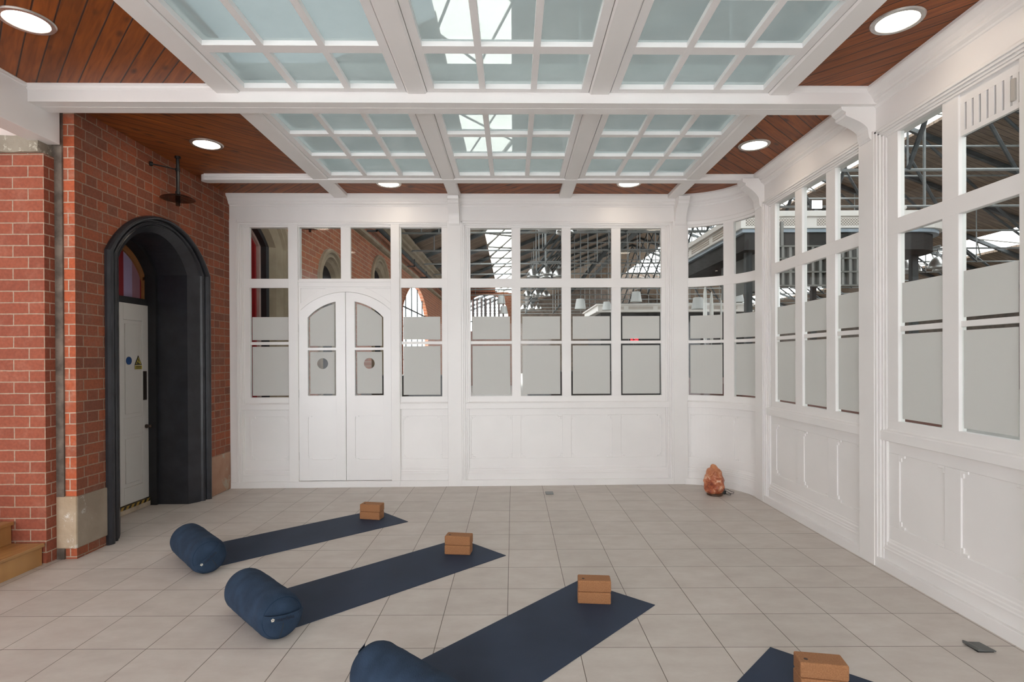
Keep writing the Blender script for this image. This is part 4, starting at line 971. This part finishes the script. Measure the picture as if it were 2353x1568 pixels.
# pale tapered lampshades
SHD = paint('pale_grey_lampshade', (.60, .61, .60), .8, .03, 2)
def shade(x, y, z, s_, label):
    o = empty('hanging_lampshade', (x, y, z), 0, label, 'lampshade', 'pale tapered lampshades hanging in the hall')
    m = MB(); m.lathe([(.245 * s_, 0), (.17 * s_, .42 * s_), (.165 * s_, .43 * s_), (.001, .43 * s_)], 28); m.lathe([(.235 * s_, .0), (.160 * s_, .40 * s_)], 28) if False else None; m.build('shade', SHD, o, smooth=False)
    m = MB(); m.tube([(0, 0, .43 * s_), (0, 0, (rz_(x) if x > 0 else 5.2) - z + .02)], .008, 5); m.build('cord', BLACK, o)
for x, y, z, s_, lb in ((2.89, 24.0, 3.72, 1.0, 'pale lampshade in the third pane of the four pane bay, left of the sloping fascia'), (5.28, 24.0, 4.02, 1.0, 'pale lampshade in the fourth pane of the four pane bay'),
                        (7.26, 22.0, 3.52, 1.05, 'pale lampshade in the curved corner, left of the white spikes'), (8.80, 22.0, 3.78, 1.05, 'pale lampshade partly hidden by the curved corner mullion'),
                        (-.65, 31.6, 4.72, 1.0, 'upper pale lampshade in front of the far arched window'), (-.47, 29.0, 3.95, .9, 'lower pale lampshade beside the far arched window'),
                        (3.92, 23.4, 3.62, .8, 'half hidden pale lampshade by the white fascia corner')):
    shade(x, y, z, s_, lb)
# white standing spikes (folded parasols)
SPK = paint('white_canvas', (.80, .80, .77), .8, .03, 3)
for x, y, h, lb in ((6.92, 20.2, 4.20, 'tallest white folded parasol in the curved corner pane'), (7.15, 20.2, 4.0, 'middle white folded parasol in the curved corner pane'), (7.50, 20.2, 3.92, 'thin right white folded parasol in the curved corner pane')):
    o = empty('folded_parasol', (x, y, 0), 0, lb, 'parasol', 'white folded parasols'); m = MB(); r = .07 if 'thin' not in lb else .035
    m.lathe([(r * .8, 2.2), (r, 2.6), (r * 1.05, 3.1), (r * .8, h - .25), (r * .35, h - .05), (.001, h)], 14); m.build('canopy', SPK, o, smooth=True)
    m = MB(); m.tube([(0, 0, 0), (0, 0, 2.3)], .025, 8); m.build('pole', STEEL_PIPE, o)

# kiosks with white fascias
FAS = paint('cream_white_fascia', (.78, .74, .70), .5, .03, 2); KDK = paint('kiosk_dark_grey', (.050, .048, .047), .85, .15, 2, spec=.2); BLG = paint('blue_grey_trim', (.30, .36, .42), .5)
k1 = empty('kiosk', (0, 0, 0), 0, 'low dark kiosk with white louvred fascia, far behind the four pane bay', 'kiosk')
m = MB(); m.box(3.64, 10.2, 24.0, 28.5, 3.62, 3.89); m.box(3.55, 10.3, 23.92, 28.6, 3.87, 3.93); m.box(3.55, 10.3, 23.94, 28.6, 3.58, 3.63); m.build('fascia', FAS, k1, bevel=.01)
m = MB()
for a, b in ((3.9, 4.75), (4.95, 6.0), (6.2, 7.2), (7.4, 8.4), (8.6, 9.6)):
    for z in (3.70, 3.745, 3.79): m.box(a, b, 23.985, 24.0, z, z + .022)
m.build('louvres', paint('tan_louvre', (.40, .33, .27), .6), k1)
m = MB(); m.box(3.8, 10.0, 24.3, 28.3, 0, 3.6); m.build('body', KDK, k1)
k2 = empty('kiosk', (0, 0, 0), 0, 'large dark glazed kiosk with white perforated fascia outside the right hand windows', 'kiosk')
def kpath(o_):   # plan outline with a rounded right corner
    P = [(3.64 + o_, 13.0), (3.64 + o_, 8.95 + o_)]
    for i in range(7): t = i / 6 * PI / 2; P.append((6.6 - o_ + .55 * math.sin(t), 8.95 + o_ + .55 * (1 - math.cos(t))))
    return P + [(7.15 - o_, 13.0)]
def ring(m, o_, z0, z1):
    P = kpath(o_); a = [m.bm.verts.new((x, y, z0)) for x, y in P]; b = [m.bm.verts.new((x, y, z1)) for x, y in P]; k = len(P)
    for i in range(k): m.bm.faces.new((a[i], a[(i + 1) % k], b[(i + 1) % k], b[i]))
    m.bm.faces.new(a[::-1]); m.bm.faces.new(b)
m = MB(); ring(m, 0, 3.665, 3.86); ring(m, -.06, 3.84, 3.93); m.build('fascia', FAS, k2, bevel=.008)
m = MB(); ring(m, .04, 3.61, 3.668); m.build('blue_trim', BLG, k2)
def dotm():
    m_, nt, b = _new('perforated_vent'); N = nt.nodes; L = nt.links; tc = N.new('ShaderNodeTexCoord'); sx = N.new('ShaderNodeSeparateXYZ'); L.new(tc.outputs['Object'], sx.inputs[0])
    cb = N.new('ShaderNodeCombineXYZ'); L.new(sx.outputs['X'], cb.inputs[0]); L.new(sx.outputs['Z'], cb.inputs[1])
    mp = N.new('ShaderNodeMapping'); mp.inputs['Rotation'].default_value = (0, 0, PI / 4); mp.inputs['Scale'].default_value = (1 / .031,) * 3; L.new(cb.outputs[0], mp.inputs[0])
    fr = N.new('ShaderNodeVectorMath'); fr.operation = 'FRACTION'; L.new(mp.outputs[0], fr.inputs[0]); sb = N.new('ShaderNodeVectorMath'); sb.operation = 'SUBTRACT'; sb.inputs[1].default_value = (.5, .5, 0); L.new(fr.outputs[0], sb.inputs[0])
    ln = N.new('ShaderNodeVectorMath'); ln.operation = 'LENGTH'; mz = N.new('ShaderNodeVectorMath'); mz.operation = 'MULTIPLY'; mz.inputs[1].default_value = (1, 1, 0); L.new(sb.outputs[0], mz.inputs[0]); L.new(mz.outputs[0], ln.inputs[0])
    lt = N.new('ShaderNodeMath'); lt.operation = 'LESS_THAN'; lt.inputs[1].default_value = .30; L.new(ln.outputs['Value'], lt.inputs[0]); mx = N.new('ShaderNodeMixRGB'); L.new(lt.outputs[0], mx.inputs[0]); mx.inputs[1].default_value = (.62, .56, .50, 1); mx.inputs[2].default_value = (.10, .08, .07, 1)
    L.new(mx.outputs[0], b.inputs['Base Color']); return m_
m = MB()
for a, b in ((3.72, 4.55), (4.85, 5.55), (5.9, 6.5)): m.box(a, b, 8.942, 8.952, 3.705, 3.815)
m.build('perforated_vent', dotm(), k2)
m = MB()
for y0 in (9.2, 10.4, 11.6):
    for z in (3.71, 3.75, 3.79): m.box(3.632, 3.642, y0, y0 + 1.0, z, z + .02)
m.build('louvres', MATS['tan_louvre'], k2)
m = MB(); ring(m, .10, 3.34, 3.612); m.build('header', KDK, k2)
m = MB(); ring(m, .02, 0, 1.15); m.build('counter', paint('red_brown_counter', (.16, .06, .045), .6), k2)
for x, y in ((3.9, 9.3), (6.85, 9.6), (3.9, 12.8), (6.85, 12.8)): m = MB(); m.box(x - .05, x + .05, y - .05, y + .05, 1.15, 3.34); m.build('post', IRON, k2)
o = empty('tile_lattice_screen', (0, 0, 0), 0, 'pale grey hanging grid screen of upright slats below the kiosk fascia', 'screen')
m = MB()
for z in (2.72, 2.93, 3.14, 3.33): m.box(4.05, 5.80, 8.70, 8.80, z - .012, z + .012)
m.build('shelf', paint('grey_green_screen', (.16, .16, .145), .6), o)
m = MB()
for x in (4.2, 5.7): m.box(x - .02, x + .02, 8.74, 8.78, 3.3, 3.72); m.box(x - .02, x + .02, 8.76, 8.955, 3.68, 3.70)
for k in range(15): m.box(4.06 + k * .116, 4.10 + k * .116, 8.71, 8.79, 2.72, 3.34)
m.build('slats', paint('pale_slat_screen', (.24, .235, .22), .6), o)
m = MB(); m.box(4.05, 5.80, 8.80, 8.815, 2.72, 3.34); m.box(4.05, 4.065, 8.80, 10.9, 2.72, 3.34); m.build('back_board', paint('screen_back', (.11, .115, .105), .6), o)
# floodlight on the kiosk
o = empty('floodlight', (4.82, 8.93, 3.93), 0, 'small square floodlight glaring on top of the kiosk fascia', 'floodlight')
m = MB(); m.box(-.075, .095, -.02, .05, .03, .17); m.build('housing', IRON, o, bevel=.008)
m = MB(); m.box(-.068, .088, -.026, -.019, .038, .162); m.build('lens', emit('flood_glow', (.92, .92, 1.0), 14), o)
m = MB(); m.box(-.02, .03, -.01, .02, -.005, .035); m.build('bracket', IRON, o)
o = MB(); o.lathe([(.001, .045), (.05, .045), (.06, .02), (.05, -.01), (.03, -.02), (.001, -.02)], 16, c=(0, 0, .02)); cv = o.build('dome_camera', FAS, None, smooth=True); cv.location = (6.20, 8.93, 3.935); tag(cv, 'small white dome on the kiosk fascia near the right window corner', 'camera')
# low furniture that closes the view below the film
for x, y, w_, h_, lb in ((-2.2, 12.5, 2.2, 1.25, 'dark counter unit behind the left part of the glazing'), (1.6, 11.5, 2.6, 1.35, 'dark bar counter behind the four pane bay'), (7.5, 5.2, 2.5, 1.4, 'dark counter outside the right hand windows')):
    o = empty('bar_counter', (x, y, 0), 0, lb, 'counter'); m = MB(); m.box(-w_ / 2, w_ / 2, -.35, .35, 0, h_ - .05); m.build('body', paint('dark_joinery', (.05, .04, .038), .6), o); m = MB(); m.box(-w_ / 2 - .05, w_ / 2 + .05, -.4, .4, h_ - .05, h_); m.build('worktop', paint('dark_worktop', (.03, .03, .03), .3), o, bevel=.008)
# red led clock
o = empty('led_display', (3.71, 17.2, 2.13), 0, 'small red led display glimpsed over the frosted film of the fourth pane', 'sign')
m = MB(); m.box(-.16, .18, .0, .05, -.07, .12); m.build('case', BLACK, o); m = MB(); m.tube([(0, .03, -.07), (0, .03, -2.11)], .02, 8); m.build('pole', BLACK, o); LED = emit('red_led', (1.0, .04, .06), 2.5)
def seg7(m, x, d):
    S = {'9': 'abcdfg', '2': 'abged', '8': 'abcdefg'}[d]; g = {'a': (0, .09, .05, .10), 'g': (0, .045, .05, .055), 'd': (0, 0, .05, .01), 'f': (0, .05, .01, .10), 'e': (0, .0, .01, .05), 'b': (.04, .05, .05, .10), 'c': (.04, 0, .05, .05)}
    for s_ in S: a = g[s_]; m.box(x + a[0], x + a[2], -.006, .001, a[1] - .03, a[3] - .03)
m = MB(); seg7(m, -.10, '9'); m.box(-.028, -.018, -.006, .001, -.01, .0); m.box(-.028, -.018, -.006, .001, .03, .04); seg7(m, .0, '2'); seg7(m, .075, '8'); m.build('digits', LED, o)
